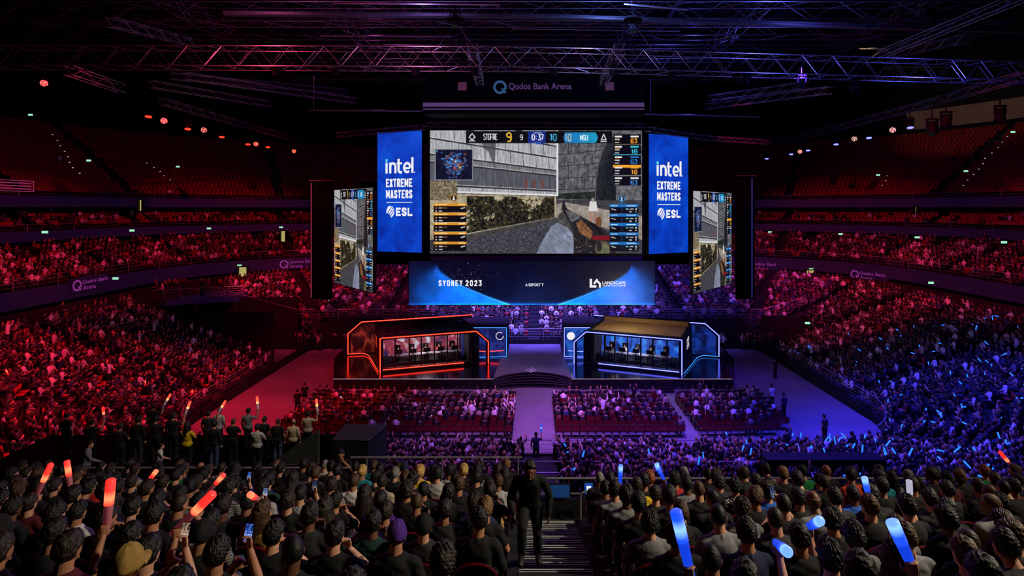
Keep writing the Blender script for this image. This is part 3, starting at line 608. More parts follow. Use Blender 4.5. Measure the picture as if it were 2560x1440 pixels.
# ---------------------------------------------------------------- player booths
M_GLASS = bpy.data.materials.new('booth_glass'); M_GLASS.use_nodes = True; nt = M_GLASS.node_tree; nt.nodes.clear()
o_ = nt.nodes.new('ShaderNodeOutputMaterial'); mx = nt.nodes.new('ShaderNodeMixShader'); tr_ = nt.nodes.new('ShaderNodeBsdfTransparent'); gl_ = nt.nodes.new('ShaderNodeBsdfGlossy'); gl_.inputs['Roughness'].default_value = .04; mx.inputs[0].default_value = .07
nt.links.new(tr_.outputs[0], mx.inputs[1]); nt.links.new(gl_.outputs[0], mx.inputs[2]); nt.links.new(mx.outputs[0], o_.inputs[0])
NEON = {-1: glow('neon_red', (5.0, .135, .06), 1.0), 1: glow('neon_blue', (.52, .60, 5.2), 1.0)}
CYAN = glow('neon_cyan', (.06, .42, 1.6), 1.0)
def art_mat(name, a, b, c):
    m = bpy.data.materials.new(name); m.use_nodes = True; nt = m.node_tree; b_ = nt.nodes['Principled BSDF']; tc = nt.nodes.new('ShaderNodeTexCoord'); nz = nt.nodes.new('ShaderNodeTexNoise'); nz.inputs['Scale'].default_value = .7; nz.inputs['Distortion'].default_value = 1.5
    rp = nt.nodes.new('ShaderNodeValToRGB'); e = rp.color_ramp.elements; e[0].position = .36; e[0].color = (*a, 1); e[1].position = .62; e[1].color = (*c, 1); x = e.new(.5); x.color = (*b, 1)
    nt.links.new(tc.outputs['Object'], nz.inputs['Vector']); nt.links.new(nz.outputs['Fac'], rp.inputs['Fac']); nt.links.new(rp.outputs['Color'], b_.inputs['Emission Color']); b_.inputs['Emission Strength'].default_value = 1; b_.inputs['Base Color'].default_value = (.01, .01, .01, 1); return m
ART = {-1: art_mat('led_red_art', (.008, .01, .08), (.32, .03, .05), (.55, .48, .60)), 1: art_mat('led_blue_art', (.003, .012, .10), (.008, .07, .55), (.04, .25, .8))}
ARTB = {-1: art_mat('led_navy_art', (.006, .008, .07), (.012, .02, .16), (.02, .03, .2)), 1: art_mat('led_blue_art_wall', (.004, .016, .16), (.008, .05, .34), (.02, .10, .5))}
def booth(side):
    red = side < 0; O = Vector((-12.75, 45.9)) if red else Vector((12.1, 45.3)); E = Vector((-3.85, 48.97)) if red else Vector((3.38, 48.8))
    ex = (E-O).normalized(); ey = Vector((-ex.y, ex.x)) if red else Vector((ex.y, -ex.x))
    nm = 'red' if red else 'blue'
    root = thing('player_booth', ('red neon framed glass player booth on the stage' if red else 'blue neon framed glass player booth with open tan roof tray'), 'booth', (O.x, O.y, ZS), 0, 'player booths')
    W = lambda x, y, z: Vector((ex.x*x+ey.x*y, ex.y*x+ey.y*y, z))
    def bx(mb, x0, y0, z0, x1, y1, z1):
        q = [W(x, y, z) for x in (x0, x1) for y in (y0, y1) for z in (z0, z1)]; mb.add(q, [(0, 1, 3, 2), (4, 6, 7, 5), (0, 4, 5, 1), (2, 3, 7, 6), (0, 2, 6, 4), (1, 5, 7, 3)]); return mb
    bx(MB(), .05, .1, 0, 8.4, 5.4, .2).build('base', M_BLACK, root)
    mb = bx(MB(), .02, 0, 0, .3, 5.4, 3.0); mb.build('side_wall', M_BLACK, root)
    # front portal: black board with the neon tube on its face
    fr = [(0, 0), (0, 3.0), (8.2, 3.0), (9.4, 2.02), (9.4, 0)]; inn = [(.26, 0), (.26, 2.72), (8.1, 2.72), (9.12, 1.9), (9.12, 0)]; mb = MB()
    for i in range(4):
        a, b, c, d = fr[i], fr[i+1], inn[i+1], inn[i]
        for y0 in (0, .35): mb.quad(W(a[0], y0, a[1]), W(b[0], y0, b[1]), W(c[0], y0, c[1]), W(d[0], y0, d[1]))
        mb.quad(W(a[0], 0, a[1]), W(b[0], 0, b[1]), W(b[0], .35, b[1]), W(a[0], .35, a[1])); mb.quad(W(c[0], 0, c[1]), W(d[0], 0, d[1]), W(d[0], .35, d[1]), W(c[0], .35, c[1]))
    mb.build('portal_frame', M_BLACK, root)
    MB().path([W(x+(.13 if i < 2 else -.13 if i > 2 else 0), -.03, z-(.12 if 0 < i < 4 else 0)+(.02 if i in (0, 4) else 0)) for i, (x, z) in enumerate(fr)], .042, 8).build('neon_tube', NEON[side], root)
    MB().tube(W(.35, -.03, .26), W(7.1, -.03, .26), .04, 8).build('neon_tube', NEON[side], root)
    rp = [(-2.3, .12), (-2.3, 2.0), (-1.1, 3.0), (9.4, 3.02)]; mb = MB(); inn = [(-2.05, .12), (-2.05, 1.92), (-1.0, 2.8), (9.4, 2.82)]
    for i in range(3):
        a, b, c, d = rp[i], rp[i+1], inn[i+1], inn[i]
        mb.quad(W(a[0], 6.8, a[1]), W(b[0], 6.8, b[1]), W(c[0], 6.8, c[1]), W(d[0], 6.8, d[1])); mb.quad(W(a[0], 6.8, a[1]), W(b[0], 6.8, b[1]), W(b[0], 7.1, b[1]), W(a[0], 7.1, a[1]))
    mb.build('portal_frame', M_BLACK, root)
    MB().path([W(x, 6.76, z) for x, z in rp], .042, 8).build('neon_tube', NEON[side], root)
    MB().path([W(-2.3, 6.76, .12), W(-.9, 6.6, .12), W(-.5, 5.6, .12), W(0, .1, .12)], .028, 6).build('floor_neon', NEON[side] if red else CYAN, root)
    mb = MB(); mb.quad(W(-2.1, 6.9, .1), W(0.1, 6.9, .1), W(.1, 6.9, 2.8), W(-1.05, 6.9, 2.8), W(-2.1, 6.9, 1.95)); mb.build('art_panel', art_mat('portal_art_'+nm, (.004, .001, .002), (.05, .004, .003), (.22, .02, .012)) if red else art_mat('portal_art_'+nm, (.002, .003, .02), (.003, .01, .10), (.006, .03, .25)), root)
    # roof tray
    roof = MB(); bx(roof, .1, .3, 2.86, 8.0, 5.3, 2.92); roof.build('roof', M_TAN if not red else mat('roof_grey', (40, 38, 40), .7, noise=.4, scale=1.2), root)
    mb = MB(); bx(mb, .0, .2, 2.92, 8.1, .42, 3.03); bx(mb, 0, 5.1, 2.92, 8.1, 5.4, 3.12); bx(mb, .0, .4, 2.92, .2, 5.2, 3.06); bx(mb, 7.9, .4, 2.92, 8.1, 5.2, 3.06); mb.build('roof_rim', M_BLACK, root)
    if red:
        rr = random.Random(2)
        for k in range(9):
            x = 1+k*.75; MB().path([W(x+rr.uniform(-.4, .4), 1.2+i*.6+rr.uniform(-.2, .2), 2.96+.05*rr.random()) for i in range(6)], .035, 5).build('cable', M_SHELL, root)
    else:
        mb = MB(); bx(mb, .2, 5.06, 2.95, 7.9, 5.09, 3.36); mb.build('tray_back', M_TAN, root); bx(MB(), .1, 5.1, 3.1, 8.0, 5.2, 3.42).build('roof_rim', M_BLACK, root)
    # back wall LED and lettering, side print
    bx(MB(), .3, 4.6, .2, 8.0, 4.8, 1.75).build('led_wall', ART[side], root); bx(MB(), .3, 4.55, 1.95, 8.0, 4.8, 2.75).build('led_header', ARTB[side], root)
    mx_ = Matrix((((ex.x if red else -ex.x), ey.x, 0, 0), ((ex.y if red else -ex.y), ey.y, 0, 0), (0, 0, 1, 0), (0, 0, 0, 1)))
    TXT = lambda s, x, y, z, h, m, wd: lettering('lettering', s, h, m, root, Matrix.Translation(W(x, y, z)) @ mx_, .02, wd)
    gold = glow('lettering_gold', (.75, .6, .22), 1.)
    if red: TXT('VICTION', 3.6, 4.54, 2.42, .3, gold, 2.3); TXT('NA', 7.0, 4.5, 2.3, .5, glow('sign_red', (1., .06, .02), 1.), 1.1)
    else: TXT('KD', 6.6, 4.5, 2.3, .5, gold, 1.2); TXT('CP - FINITY', 3.3, 4.54, 2.42, .28, M_WHITE, 2.6)
    sx = Matrix((((ey.x*-1 if red else ey.x), ex.x, 0, 0), ((ey.y*-1 if red else ey.y), ex.y, 0, 0), (0, 0, 1, 0), (0, 0, 0, 1)))
    mb = MB(); rr = random.Random(4)
    for j in range(2):
        for k in range(3): 
            y0 = 2.2+k*.55; z0 = 1.55+j*.5
            for (a, b, c, d) in ((0, 0, .1, .4), (.3, 0, .4, .4), (0, .3, .4, .4)):
                q = [W(.0, y0+aa, z0+bb) for aa, bb in ((a, b), (c, b), (c, d), (a, d))]; mb.quad(*[p-Vector((ex.x, ex.y, 0))*.012 for p in q])
    mb.build('side_print', MATS['sign_red'] if red else M_WHITE, root)
    # glazing
    xs = [.35, 1.35, 2.5, 3.5, 4.6, 5.7, 6.6, 7.6]
    for a, b in zip(xs[:-1], xs[1:]):
        mb = MB(); mb.quad(W(a, .2, .3), W(b, .2, .3), W(b, .2, 2.7), W(a, .2, 2.7)); mb.build('glass_pane', M_GLASS, root)
    for x in xs: bx(MB(), x-.05, .14, .2, x+.05, .26, 2.75).build('mullion', M_BLACK, root)
    bx(MB(), .3, .12, .2, 7.6, .3, .3).build('sill', M_BLACK, root)
    mb = MB(); mb.tube(W(8.15, .75, 0), W(8.15, .75, 2.8), .5, 24); mb.build('round_column', mat('column_gloss', (14, 20, 34), .25), root, smooth=False)
    bx(MB(), 7.6, .6, 0, 7.7, 5, 2.8).build('partition', M_BLACK, root)
    # wing facing the hall
    zz = 2.7; wx0, wx1, wy = (-6.6, -2.5, 50.9) if red else (6.4, 2.75, 50.9)
    L_ = lambda x, y, z: Vector((x-O.x, y-O.y, z))
    mb = MB(); mb.span(L_(wx0, wy, 0), L_(wx1, wy+5, zz)); mb.build('wing', M_BLACK, root)
    mb = MB(); mb.span(L_(wx0, wy-.03, .1), L_(wx1-.1*(1 if red else -1), wy-.01, zz-.1)); mb.build('wing_led', ARTB[side], root)
    MB().path([L_(wx0, wy-.06, zz), L_(wx1, wy-.06, zz), L_(wx1, wy-.06, .08), L_(wx0, wy-.06, .0)], .03, 6).build('wing_neon', CYAN if red else NEON[1], root)
    mb = MB(); cx = wx1-.62 if red else wx1+.6; n = 22
    for k in range(n):
        if red and k in (0, 1, 2): continue
        a, b = 2*PI*k/n, 2*PI*(k+1)/n
        rin = .30 if red else .0
        mb.quad(*[L_(cx+r*math.cos(t), wy-.05, 1.95+r*math.sin(t)) for r, t in ((.36, a), (.36, b), (rin, b), (rin, a))])
    mb.build('wing_logo', M_WHITE, root)
    MB().path([L_(wx0+(1.2 if red else -1.0), wy-.05, .6), L_(wx0+(2.2 if red else -1.8), wy-.05, .52), L_(wx1+(-.3 if red else .3), wy-.05, .62)], .035, 5).build('wing_stripe', NEON[side], root)
    # desk, monitors, chairs, players
    q = W(4.2, 1.7, 0); desk = thing('player_desk', 'long black gaming desk inside the %s booth' % nm, 'desk', (O.x+q.x, O.y+q.y, ZS+.2), 0); q0 = q
    D = lambda x, y, z: W(x, y, z)-q0
    mb = MB(); a, b, c, d = D(1.2, 1.3, .74), D(7.2, 1.3, .74), D(7.2, 2.1, .74), D(1.2, 2.1, .74); mb.add([a, b, c, d]+[v-Vector((0, 0, .05)) for v in (a, b, c, d)], [(0, 1, 2, 3), (7, 6, 5, 4), (0, 4, 5, 1), (1, 5, 6, 2), (2, 6, 7, 3), (3, 7, 4, 0)]); mb.build('desk_top', mat('desk_grey', (120, 120, 130), .5), desk)
    for x in (1.25, 3.2, 5.2, 7.15): MB().tube(D(x, 1.7, 0), D(x, 1.7, .7), .05, 8).build('leg', M_BLACK, desk)
    ang = math.atan2(ex.y, ex.x) if red else math.atan2(-ex.y, -ex.x)
    seatpos = []
    for k in range(5):
        x = 1.8+k*1.2; q = W(x, 1.55, 0)
        mo = thing('monitor', 'black monitor on the %s booth desk, %s from the outer end' % (nm, nth(k)), 'monitor', (O.x+q.x, O.y+q.y, ZS+.94), ang, 'monitors in the booths')
        MB().box((0, 0, .30), (.56, .05, .36)).build('display', M_SHELL, mo); MB().tube((0, .03, 0), (0, .03, .2), .03, 8).build('stand', M_SHELL, mo); MB().box((0, .03, .01), (.26, .2, .02)).build('foot', M_SHELL, mo)
        q = W(x, 2.55, 0); ch = thing('gaming_chair', 'high-backed gaming chair in the %s booth, %s from the outer end' % (nm, nth(k)), 'chair', (O.x+q.x, O.y+q.y, ZS+.2), ang+PI, 'gaming chairs in the booths')
        MB().box((0, 0, .43), (.5, .5, .1)).build('seat', M_RED if red else mat('chair_white', (190, 190, 200), .5), ch); MB().box((0, -.26, .9), (.5, .1, .9)).build('backrest', M_SHELL, ch); MB().tube((0, 0, 0), (0, 0, .4), .05, 8).build('pedestal', M_SHELL, ch)
        seatpos.append((O.x+q.x, O.y+q.y+.0, ZS+.2, ang+PI, nm, k))
    q = W(4.2, 2.2, 2.6); point_light((O.x+q.x, O.y+q.y, ZS+2.6), (1, .85, .9) if red else (.62, .7, 1), 420, .3)
    return seatpos
PLAYERS = booth(-1)+booth(1)
point_light((8, 48.6, ZS+5.6), WARM, 330, .3)  # warm light without fixture, added to brighten the blue booth's tan roof tray
# ---------------------------------------------------------------- LED screens
LED = attr_mat('led_pixels', True)
def screen_root(name, label, cat, c, face=0., group=None): return thing(name, label, cat, c, face, group)
GAME = led_mesh('game_picture', paint_game(), 424, 246)
def flat_screen(name, label, c, w, h, rz, picture, group=None, frame=.25, depth=.35):
    r = thing(name, label, 'screen', c, rz, group)
    MB().box((0, depth/2+.01, 0), (w+frame*2, depth, h+frame*2)).build('cabinet', M_BLACK, r)
    if picture is not None: obj('led_picture', picture, LED, r, Matrix.Diagonal((w, 1, h, 1)))
    return r
a, b = P(1075, 326, 50), P(1605, 634, 50); MAINS = flat_screen('main_screen', 'giant hanging LED screen showing a first-person game view', (a+b)/2, b.x-a.x, a.z-b.z, 0, GAME)
a, b = P(1022, 653, 50.2), P(1637, 762, 50.2); hd = flat_screen('header_screen', 'long blue LED banner with SYDNEY 2023 below the giant screen', (a+b)/2, b.x-a.x, a.z-b.z, 0, led_mesh('header_picture', paint_header(), 410, 74), frame=.04)
hc = (a+b)/2; HK = 50.2/F
def _late():
    for t, x, wd in SYD: mb = MB(); p = P(x, 715, 50.2)-hc; stroke_text(mb, t, p.x, p.z, 14.5*HK, wd*HK, .2, .5); mb.build('lettering', M_WHITE, hd)
def on(c, px, py, Y): p = P(px, py, Y)-c; return Matrix.Translation((p.x, 0, p.z))
SYD = [('SYDNEY', 1097, 59), ('2023', 1164, 40)]
lettering('lettering', 'A ESPORT T', 7*HK, M_WHITE, hd, on(hc, 1336, 712, 50.2), .02, 46*HK, .02)
mb = MB(); K_ = lambda x, y: ((P(x, y, 50.2)-hc).x, -.02, (P(x, y, 50.2)-hc).z)
mb.quad(K_(1474, 697), K_(1480, 697), K_(1480, 713), K_(1474, 719)); mb.quad(K_(1474, 719), K_(1480, 713), K_(1491, 713), K_(1491, 719)); mb.quad(K_(1483, 708), K_(1491, 697), K_(1494, 697), K_(1494, 703), K_(1486, 711)); mb.quad(K_(1491, 697), K_(1502, 708), K_(1502, 719), K_(1497, 719), K_(1497, 710), K_(1490, 703)); mb.build('logo', M_WHITE, hd)
lettering('lettering', 'LANDSCAPE', 8*HK, M_WHITE, hd, on(hc, 1535, 707, 50.2), .025, 58*HK, .02); lettering('lettering', 'CONSTRUCTIONS', 4*HK, M_WHITE, hd, on(hc, 1535, 714, 50.2), .01, 58*HK, .02)

def banner_mat():
    m = bpy.data.materials.new('banner_blue_led'); m.use_nodes = True; nt = m.node_tree; b = nt.nodes['Principled BSDF']; tc = nt.nodes.new('ShaderNodeTexCoord'); nz = nt.nodes.new('ShaderNodeTexNoise'); nz.inputs['Scale'].default_value = .55; nz.inputs['Detail'].default_value = 6; nz.inputs['Distortion'].default_value = .8
    rp = nt.nodes.new('ShaderNodeValToRGB'); e = rp.color_ramp.elements; e[0].position = .28; e[0].color = (*lin((8, 40, 150)), 1); e[1].position = .75; e[1].color = (*lin((14, 84, 216)), 1); x = e.new(.5); x.color = (*lin((8, 62, 192)), 1)
    nt.links.new(tc.outputs['Object'], nz.inputs['Vector']); nt.links.new(nz.outputs['Fac'], rp.inputs['Fac']); nt.links.new(rp.outputs['Color'], b.inputs['Emission Color']); b.inputs['Emission Strength'].default_value = 1; b.inputs['Base Color'].default_value = (.01, .01, .02, 1); return m
BLUEB = banner_mat(); TEAL = glow('logo_cyan', (.09, .62, .80), 1.)
def strokes(mb, pts, w):
    """flat stroke of width w through 2-D points"""
    for (x0, z0), (x1, z1) in zip(pts[:-1], pts[1:]):
        d = math.hypot(x1-x0, z1-z0) or 1; nx, nz = -(z1-z0)/d*w/2, (x1-x0)/d*w/2
        mb.quad((x0+nx, -.02, z0+nz), (x1+nx, -.02, z1+nz), (x1-nx, -.02, z1-nz), (x0-nx, -.02, z0-nz))
def stroke_text(mb, t, x0, z0, h, width, wt=.2, gap=.24):
    """bold condensed block letters from x0 to x0+width, baseline z0"""
    n = len(t); nm = t.count('M')*.3; cw0 = width/(n+nm+(n-1)*gap); w = h*wt; x = x0-cw0*gap; cw = 0
    for i, ch in enumerate(t):
        x += cw+cw0*gap; cw = cw0*(1.3 if ch == 'M' else 1)
        for st in GLYPH.get(ch, '').split(';'):
            if not st: continue
            p = [tuple(float(q) for q in k2.split(',')) for k2 in st.split()]; q = [(x+w*.4+a/4*(cw-w*.8), z0+w/2+b/6*(h-w)) for a, b in p]
            for (xa, za), (xb, zb) in zip(q[:-1], q[1:]):
                d = math.hypot(xb-xa, zb-za) or 1; e = w*.42; ux, uz = (xb-xa)/d*e, (zb-za)/d*e; strokes(mb, [(xa-ux, za-uz), (xb+ux, zb+uz)], w*(.8 if abs(xb-xa) < .1*d else 1))
def arc(cx, cz, rx, rz, a0, a1, n=16): return [(cx+rx*math.cos(a0+(a1-a0)*i/n), cz+rz*math.sin(a0+(a1-a0)*i/n)) for i in range(n+1)]
def banner(side, pin, pout, Yin, Yout):
    """pin, pout: (x, y_top, y_bottom) of the inner and outer edges in the photo"""
    A, B = (pout, pin) if side < 0 else (pin, pout); YA, YB = (Yout, Yin) if side < 0 else (Yin, Yout)
    a0, a1, b0, b1 = P(A[0], A[1], YA), P(A[0], A[2], YA), P(B[0], B[1], YB), P(B[0], B[2], YB)
    c = (a0+a1+b0+b1)/4; w = math.hypot(b0.x-a0.x, b0.y-a0.y); h = ((a0.z-a1.z)+(b0.z-b1.z))/2; rz = math.atan2(b0.y-a0.y, b0.x-a0.x)
    r = flat_screen('banner_screen', 'tall blue LED banner with white sponsor lettering beside the giant screen, %s' % ('red side' if side < 0 else 'blue side'), c, w, h, rz, None, 'tall blue banners', .04)
    MB().quad((-w/2, -.005, -h/2), (w/2, -.005, -h/2), (w/2, -.005, h/2), (-w/2, -.005, h/2)).build('led_face', BLUEB, r)
    k = h/300.; u = lambda q: q*k; X0 = -.5*w
    # lower-case sponsor word drawn with strokes: x from 20/112 to 94/112 of the width
    s = w/112.; T = lambda x: (x-56)*s; Z = lambda y: h/2-y*k; mb = MB(); sw = 5.6*s
    V = lambda x0, y0, y1, ww=sw: mb.quad((T(x0)-ww/2, -.02, Z(y0)), (T(x0)+ww/2, -.02, Z(y0)), (T(x0)+ww/2, -.02, Z(y1)), (T(x0)-ww/2, -.02, Z(y1)))
    V(24, 77, 104); V(33.5, 77, 104); strokes(mb, [(T(33.5), Z(88))]+arc(T(40), Z(86.5), 6.5*s, 7.6*k, PI, 0)+[(T(46.5), Z(104))], sw)
    V(54.5, 68, 98); strokes(mb, [(T(54.5), Z(97))]+arc(T(60), Z(97), 5.5*s, 5*k, PI, 1.5*PI, 8)+[(T(63), Z(102))], sw); strokes(mb, [(T(50), Z(79.5)), (T(63), Z(79.5))], 5*k)
    strokes(mb, [(T(68.5), Z(92))]+[(T(83), Z(92))], 4.6*k); strokes(mb, arc(T(76), Z(90.5), 7.6*s, 11.4*k, -.02, 1.72*PI), sw)
    V(89, 65, 104); mb.build('lettering', M_WHITE, r)
    mb = MB(); mb.box((T(24), -.015, Z(71.5)), (sw, .01, 7*k)); mb.build('logo_square', TEAL, r); mb = MB(); strokes(mb, arc(T(94.5), Z(102.3), 1.1*s, 1.3*k, 0, 2*PI, 10), .8*s); mb.build('logo_mark', M_WHITE, r)
    def BT(t, x, y, hh, ww, wt):
        mb = MB(); stroke_text(mb, t, T(x), Z(y+hh), hh*k, ww*s, wt); mb.build('lettering', M_WHITE, r)
    L = lambda t, x, y, hh, ww, bo: lettering('lettering', t, hh*k, M_WHITE, r, Matrix.Translation((T(x), 0, Z(y))), bo, ww*s, .02)
    BT('EXTREME', 22.5, 117.5, 21, 66, .2); BT('MASTERS', 22.5, 145.5, 21, 66, .2)
    MB().box((T(56), -.015, Z(176.5)), (65*s, .01, 1.8*k)).build('rule', M_WHITE, r)
    mb = MB(); cx, cz = T(33.5), Z(199.5); R0 = 10*s
    for k2 in range(3):                                # round emblem made of slanting bands
        pass
    bands = [(-1.0, -.42), (-.26, .06), (.22, .5), (.64, 1.0)]
    for lo, hi in bands:
        n = 10; ed = []
        for i in range(n+1):
            d = lo+(hi-lo)*i/n; q = math.sqrt(max(0, 1-d*d)); ed.append((d, q))
        rot = lambda d, t: (cx+R0*(d*math.cos(-.7)-t*math.sin(-.7))*1., cz+1.28*R0*(d*math.sin(-.7)+t*math.cos(-.7)))
        for (d0, q0), (d1, q1) in zip(ed[:-1], ed[1:]):
            f0, f1 = (q0, q1); g0, g1 = (-q0, -q1) if lo < -.5 or hi > .9 else (-q0*.55, -q1*.55)
            mb.quad(*[(p[0], -.02, p[1]) for p in (rot(d0, f0), rot(d1, f1), rot(d1, g1), rot(d0, g0))])
    mb.build('emblem', M_WHITE, r); BT('ESL', 48, 189.5, 21, 41, .24)
_late()
banner(-1, (1054.5, 326, 632), (943.5, 331, 628), 50, 51.5); banner(1, (1622, 333, 635), (1720.5, 343, 631), 50, 52.2)
def side_screen(side, inner, outer, Yi, Yo, label):
    A, B = (outer, inner) if side < 0 else (inner, outer); YA, YB = (Yo, Yi) if side < 0 else (Yi, Yo)
    a0, a1, b0, b1 = P(A[0], A[1], YA), P(A[0], A[2], YA), P(B[0], B[1], YB), P(B[0], B[2], YB)
    c = (a0+a1+b0+b1)/4; w = math.hypot(b0.x-a0.x, b0.y-a0.y); h = ((a0.z-a1.z)+(b0.z-b1.z))/2
    return flat_screen('side_screen', label, c, w, h, math.atan2(b0.y-a0.y, b0.x-a0.x), GAME, 'angled side screens', .06, .3)
side_screen(-1, (932, 474, 737), (836, 471, 702), 48, 54.8, 'angled LED side screen repeating the game view, before the red-side drape')
side_screen(1, (1733, 480, 737), (1829, 480, 707), 48, 54.5, 'angled LED side screen repeating the game view, before the blue-side drape')
# black masking drapes and the frames behind the screens
def drape(x0, x1, y0, y1, Y, label, strip=None):
    a, b = P(x0, y0, Y), P(x1, y1, Y); n = max(8, int((b.x-a.x)/.18)); vs = []
    r = thing('stage_drape', label, 'drape', (0, 0, 0))
    for z in (a.z, b.z): vs += [(a.x+(b.x-a.x)*i/n, Y+.09*math.sin(i*1.9)+.05*math.sin(i*.7), z) for i in range(n+1)]
    MB().grid(vs, 2, n+1).build('cloth', M_DRAPE, r)
    MB().tube((a.x-.1, Y-.1, a.z), (b.x+.1, Y-.1, a.z), .06, 8).build('drape_pole', M_DARKSTEEL, r)
    if strip: x, m = strip; MB().tube(P(x, y0+5, Y-.2), P(x, y1-4, Y-.2), .05, 6).build('edge_tube', m, r)
    return r
drape(776, 832, 452, 748, 56.5, 'tall black masking drape beside the angled screen on the red side', (778, glow('edge_red', (.22, .02, .05), 1)))
drape(1838, 1888, 440, 748, 56.5, 'tall black masking drape beside the angled screen on the blue side', (1880, glow('edge_blue', (.02, .03, .22), 1)))
drape(900, 1076, 455, 660, 53.6, 'black drape between banner and side screen on the red side'); drape(1605, 1735, 455, 660, 53.6, 'black drape between banner and side screen on the blue side')
for side, x in ((-1, 921), (1, 1738)):                  # strips of small blue LEDs between banner and side screen
    r = thing('led_strip', 'column of small blue LED clusters beside the tall banner, %s' % ('red side' if side < 0 else 'blue side'), 'led strip', P(x, 560, 50.8), 0, 'blue LED strips')
    for k in range(5):
        MB().box((0, 0, (560-(492+k*31+(0 if side < 0 else 12)))*50.8/F), (.07, .06, .5)).build('led_cluster', glow('strip_blue', (.08, .1, 1.), 1), r)
    MB().box((.1*side, .06, .1), (.3, .05, 6.6)).build('housing', M_BLACK, r)
# ---------------------------------------------------------------- scoreboard and rigging
sb = thing('scoreboard', 'dark hanging scoreboard with the purple arena name above the giant screen', 'scoreboard', P(1334, 238, 46)); k = 46/F
MB().box((0, 1.2, 0), (555*k, 2.4, 92*k)).build('housing', mat('scoreboard_dark', (6, 5, 9), .8, spec=.1), sb)
for y, hh in ((262, 10), (273, 2.5)): MB().box((0, -.03, (238-y)*k), (553*k, .06, hh*k)).build('light_strip', glow('strip_violet', (.075, .035, .14) if hh > 5 else (.06, .05, .3), 1), sb)
mb = MB(); logo_ring(mb, (-84*k, 20*k), 17*k, 6*k); mb.build('logo', glow('logo_dim_blue', (.025, .07, .17), 1), sb)
lettering('lettering', 'Qudos Bank Arena', 19*k, glow('lettering_dim_violet', (.075, .03, .12), 1), sb, Matrix.Translation((16*k, 0, 21*k)), .014, 157*k, .04)
for x in (-178, 190): MB().box((x*k, -.03, 22*k), (22*k, .03, 20*k)).build('side_logo', glow('logo_dim_red', (.05, .01, .02), 1), sb)
def box_truss(label, pts, s=1., seg=1.2, group='lighting trusses', r=.035, m=None, name='lighting_truss'):
    """square truss with zig-zag bracing along 3-D points"""
    pts = [Vector(p) for p in pts]; o = pts[0]; root = thing(name, label, 'truss', o, 0, group); ch = MB(); br = MB()
    for a, b in zip(pts[:-1], pts[1:]):
        a = a-o; b = b-o; d = (b-a).normalized(); up = Vector((0, 0, 1)); sd = d.cross(up).normalized(); up = sd.cross(d)
        C = [sd*i*s/2+up*j*s/2 for i, j in ((-1, -1), (1, -1), (1, 1), (-1, 1))]
        for c in C: ch.tube(a+c, b+c, r, 6)
        n = max(2, int((b-a).length/seg))
        for k in range(n):
            p, q = a.lerp(b, k/n), a.lerp(b, (k+1)/n)
            for f in range(4):
                c0, c1 = C[f], C[(f+1) % 4]
                if k % 2: c0, c1 = c1, c0
                br.tube(p+c0, q+c1, r*.55, 4)
    ch.build('chord', m or M_STEEL, root); br.build('brace', m or M_STEEL, root); return root
box_truss('main silver lighting truss spanning the hall above the giant screen', [P(-60, 143, 28), P(1280, 148, 28), P(1480, 152, 28.2), P(2640, 186, 30.8)], .98, .82, r=.034)
box_truss('truss carrying the row of red lamps along the red stand', [(-28.6, 43, 22.6), (-28.6, 70, 22.6)], .5, .9, r=.03); box_truss('truss carrying the row of blue lamps along the blue stand', [(31, 43, 22.6), (31, 78, 22.6)], .5, .9, r=.03)
box_truss('small truss on top of the tall banner on the red side', [P(838, 338, 52), P(1062, 318, 49.6)], .4, .5, r=.025); box_truss('small truss on top of the tall banner on the blue side', [P(1615, 322, 49.6), P(1760, 345, 52), P(1925, 356, 54)], .4, .5, r=.025)
box_truss('long truss right above the giant screen', [P(1062, 312, 50), P(1612, 314, 50)], .4, .5, r=.022)
for i, (a, b) in enumerate(((P(275, 55, 34), P(495, 110, 44)), (P(170, 175, 33), P(305, 222, 38)), (P(460, 190, 45), P(890, 252, 60)), (P(375, 210, 46), P(675, 260, 56)), (P(425, 190, 52), P(870, 230, 66)))):
    box_truss('thin angled roof truss over the red side, %s from the camera' % nth(i), [a, b], .55, .9, 'roof trusses', .03, M_STEEL, 'roof_truss')
for i, (a, b) in enumerate(((P(2560, -10, 34), P(2200, 137, 44)), (P(2075, 225, 46), P(1765, 267, 60)), (P(2560, 190, 36), P(2350, 250, 44)), (P(2020, 212, 48), P(1775, 246, 58)), (P(2420, 95, 40), P(2210, 142, 50)))):
    box_truss('thin angled roof truss over the blue side, %s from the camera' % nth(i), [a, b], .55, .9, 'roof trusses', .03, M_STEEL, 'roof_truss')
def beam(label, a, b, wd, h, m=None):
    a = Vector(a); b = Vector(b); d = b-a; r = thing('roof_beam', label, 'beam', a, math.atan2(d.y, d.x), 'steel beams under the roof'); L = d.length
    M = Matrix.Rotation(-math.asin(d.z/L), 4, 'Y').to_3x3(); mb = MB()
    for z, t in ((h/2, .06), (-h/2, .06)): mb.box(M @ Vector((L/2, 0, z)), (L, wd, t), M)
    mb.box(M @ Vector((L/2, 0, 0)), (L, wd*.18, h), M); mb.build('girder', m or M_DARKSTEEL, r); return r
beam('long catwalk beam crossing the roof near the top of the photo', P(560, 34, 40), P(1330, 41, 40), .5, .18, M_STEEL); beam('bent continuation of the catwalk beam to the blue side', P(1330, 41, 40), P(2600, 80, 44), .5, .18, M_STEEL)
